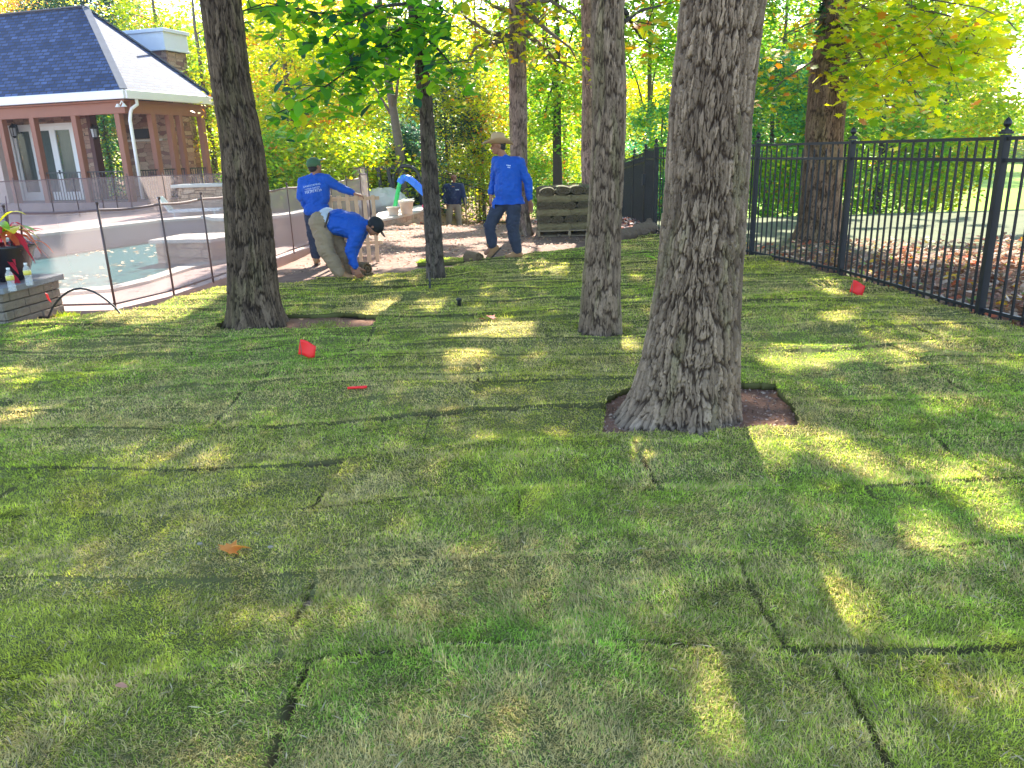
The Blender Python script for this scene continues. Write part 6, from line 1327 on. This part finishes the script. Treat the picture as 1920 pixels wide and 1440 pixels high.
c0 = hc + up * .055 + fr * .085; vs = [c0 + s_ * .075 * math.cos(PI * i / 8) + fr * .08 * math.sin(PI * i / 8) for i in range(9)]; vs += [v + up * .006 for v in vs]; MB().add(vs, [tuple(range(9))[::-1], tuple(range(9, 18))] + [(i, (i + 1) % 9, (i + 1) % 9 + 9, i + 9) for i in range(9)]).build('cap_brim', M_greencap, e)
text_on(e, shirt, [('LANDSCAPING', .62), ('LAWN & GARDEN', .46), ('INSTALLATION', .46), ('704.293.4124', .78)], (-.02, -.3, 1.155), (1, 0, .16), (-.14, 0, 1), .060, (0, 1, 0), M_print, gap=.95)
# picket panel
x, y = G(665, 494); pn = empty('picket_panel', (x, y, 0), .05, label='small pale wooden picket panel held upright behind the bending worker', cat='picket panel')
for k in range(7): MB().box((-.40 + k * .125, rr.uniform(-.004, .004), .50), (.055, .02, 1.0 + rr.uniform(-.02, .03))).build('picket', M_wood, pn, bevel=.003)
for z in (.95, .30): MB().box((-.02, .026, z), (.92, .022, .05)).build('crossbar', M_wood, pn, bevel=.003)

# --- man in the navy jacket, far back
D = 25.5; w = A(848, 330, D); zg = Tz(w[0], D); e = empty('person', (w[0], D, zg), label='person in navy jacket, pale khaki trousers and brown cap, standing far back with a tool', cat='person')
hc = Vector((.04, 0, 1.60)); shL, shR = Vector((-.22, 0, 1.36)), Vector((.26, 0, 1.36)); elL, wrL = Vector((-.32, .02, 1.06)), Vector((-.24, -.08, .84)); elR, wrR = Vector((.34, -.02, 1.08)), Vector((.38, -.10, .80)); neck = Vector((.03, .01, 1.45)); pel = Vector((.0, 0, .85))
b = MB(); R, Q = head(b, hc, (.05, -1, -.05), s=1.05); b.cap(neck, .06, hc + Vector((0, 0, -.05)), .056); limb_chain(b, [pel, Vector((0, 0, 1.1)), Vector((.02, 0, 1.3))], [.13, .14, .13]); limb_chain(b, [shL, elL, wrL], [.055, .042, .03]); limb_chain(b, [shR, elR, wrR], [.055, .042, .03]); b.cap(neck + Vector((0, 0, -.07)), .09, shL, .06).cap(neck + Vector((0, 0, -.07)), .09, shR, .06)
hpL, knL, anL = Vector((-.10, 0, .82)), Vector((-.16, -.03, .45)), Vector((-.19, 0, .1)); hpR, knR, anR = Vector((.11, 0, .82)), Vector((.14, -.03, .45)), Vector((.15, 0, .1)); limb_chain(b, [hpL, knL, anL], [.09, .06, .04]); limb_chain(b, [hpR, knR, anR], [.09, .06, .04]); b.cap(anL, .035, anL + Vector((-.03, -.12, -.04)), .03).cap(anR, .035, anR + Vector((.03, -.12, -.04)), .03)
hand(b, wrL, (.5, -.2, -.5), (.3, .8, 0), 1.1, .5, 1); hand(b, wrR, (.1, -.1, -1), (-.3, -.9, 0), 1.1, .7, -1); body = voxel(b, 'body', M_skin, e, .008, 2); facebits(e, body, R, Q, 1.05)
m = MB(); limb_chain(m, [Vector((0, 0, .86)), Vector((0, -.01, 1.02)), Vector((.02, 0, 1.22))], [.17, .20, .18], 18); m.cap(Vector((-.10, 0, 1.0)), .14, Vector((-.11, 0, 1.24)), .14, 16).cap(Vector((.12, 0, 1.0)), .14, Vector((.14, 0, 1.24)), .14, 16); m.cap(Vector((.02, 0, 1.26)), .14, shL + Vector((.02, 0, 0)), .10, 16).cap(Vector((.02, 0, 1.26)), .14, shR + Vector((-.02, 0, 0)), .10, 16); m.cap(neck, .075, neck + Vector((0, 0, -.08)), .11); m.cap(neck + Vector((0, 0, -.05)), .10, shL, .10).cap(neck + Vector((0, 0, -.05)), .10, shR, .10).cap(Vector((-.1, 0, .88)), .14, Vector((.1, 0, .88)), .14, 16)
limb_chain(m, [shL, elL, wrL + Vector((-.01, 0, .04))], [.10, .08, .055], 14); limb_chain(m, [shR, elR, wrR + Vector((0, 0, .04))], [.10, .08, .055], 14); m.cap(Vector((-.10, 0, .86)), .16, Vector((.10, 0, .86)), .16, 16); jk = voxel(m, 'jacket', M_navy, e, .012, 2, .012, 11); hem(jk, .82)
m = MB(); m.cap(Vector((-.08, 0, .80)), .135, Vector((.08, 0, .80)), .135, 16); limb_chain(m, [hpL, knL, Vector((-.19, 0, .12))], [.13, .10, .08], 14); limb_chain(m, [hpR, knR, Vector((.15, 0, .12))], [.13, .10, .08], 14); voxel(m, 'trousers', M_khakil, e, .012, 2, .014, 12)
boot(e, Vector((-.19, 0, .105)), (-.15, -1)); boot(e, Vector((.15, 0, .105)), (.15, -1)); MB().ell(hc + Vector((0, .01, .055)), (.095, .11, .085), None, 20, 10).build('cap', M_camo, e, True)
vs = [hc + Vector((.075 * math.cos(PI * i / 8), -.085 - .07 * math.sin(PI * i / 8), .055)) for i in range(9)]; vs += [v + Vector((0, 0, .007)) for v in vs]; MB().add(vs, [tuple(range(9)), tuple(range(17, 8, -1))] + [(i, (i + 1) % 9, (i + 1) % 9 + 9, i + 9) for i in range(9)]).build('cap_brim', M_camo, e)
MB().box((.15, -.185, 1.27), (.11, .01, .028)).build('chest_print', M_print, jk)
t = empty('garden_tool', (w[0] + .42, D - .16, zg), label='long handled garden tool with red head beside the man in the navy jacket', cat='garden tool')
MB().tube([(.02, 0, .06), (-.02, .0, .5), (-.04, 0, 1.02)], .018, 8).build('handle', M_wood, t, True); m = MB(); m.bar((-.16, 0, .05), (.20, 0, .05), .05, .06)
for k in range(8): m.bar((-.15 + .05 * k, 0, .04), (-.15 + .05 * k, -.05, .0), .012)
m.build('head', plain('red_tool_head', (.6, .04, .06), .5), t)
print('size', sum(len(o.data.polygons) for o in sc.objects if o.type == 'MESH'))

# ------------------------------------------------------------------ air
hz_ = MB().box((0, 55, 9), (230, 135, 22.8)).build('haze', None); tag(hz_, kind='stuff')
hm_ = bpy.data.materials.new('air'); hm_.use_nodes = True; nn_ = hm_.node_tree.nodes; nn_.remove(nn_['Principled BSDF']); pv = nn_.new('ShaderNodeVolumePrincipled'); pv.inputs['Color'].default_value = (.80, .88, 1, 1); pv.inputs['Density'].default_value = .0007; pv.inputs['Anisotropy'].default_value = 0
hm_.node_tree.links.new(pv.outputs[0], nn_['Material Output'].inputs['Volume']); hz_.data.materials.append(hm_)
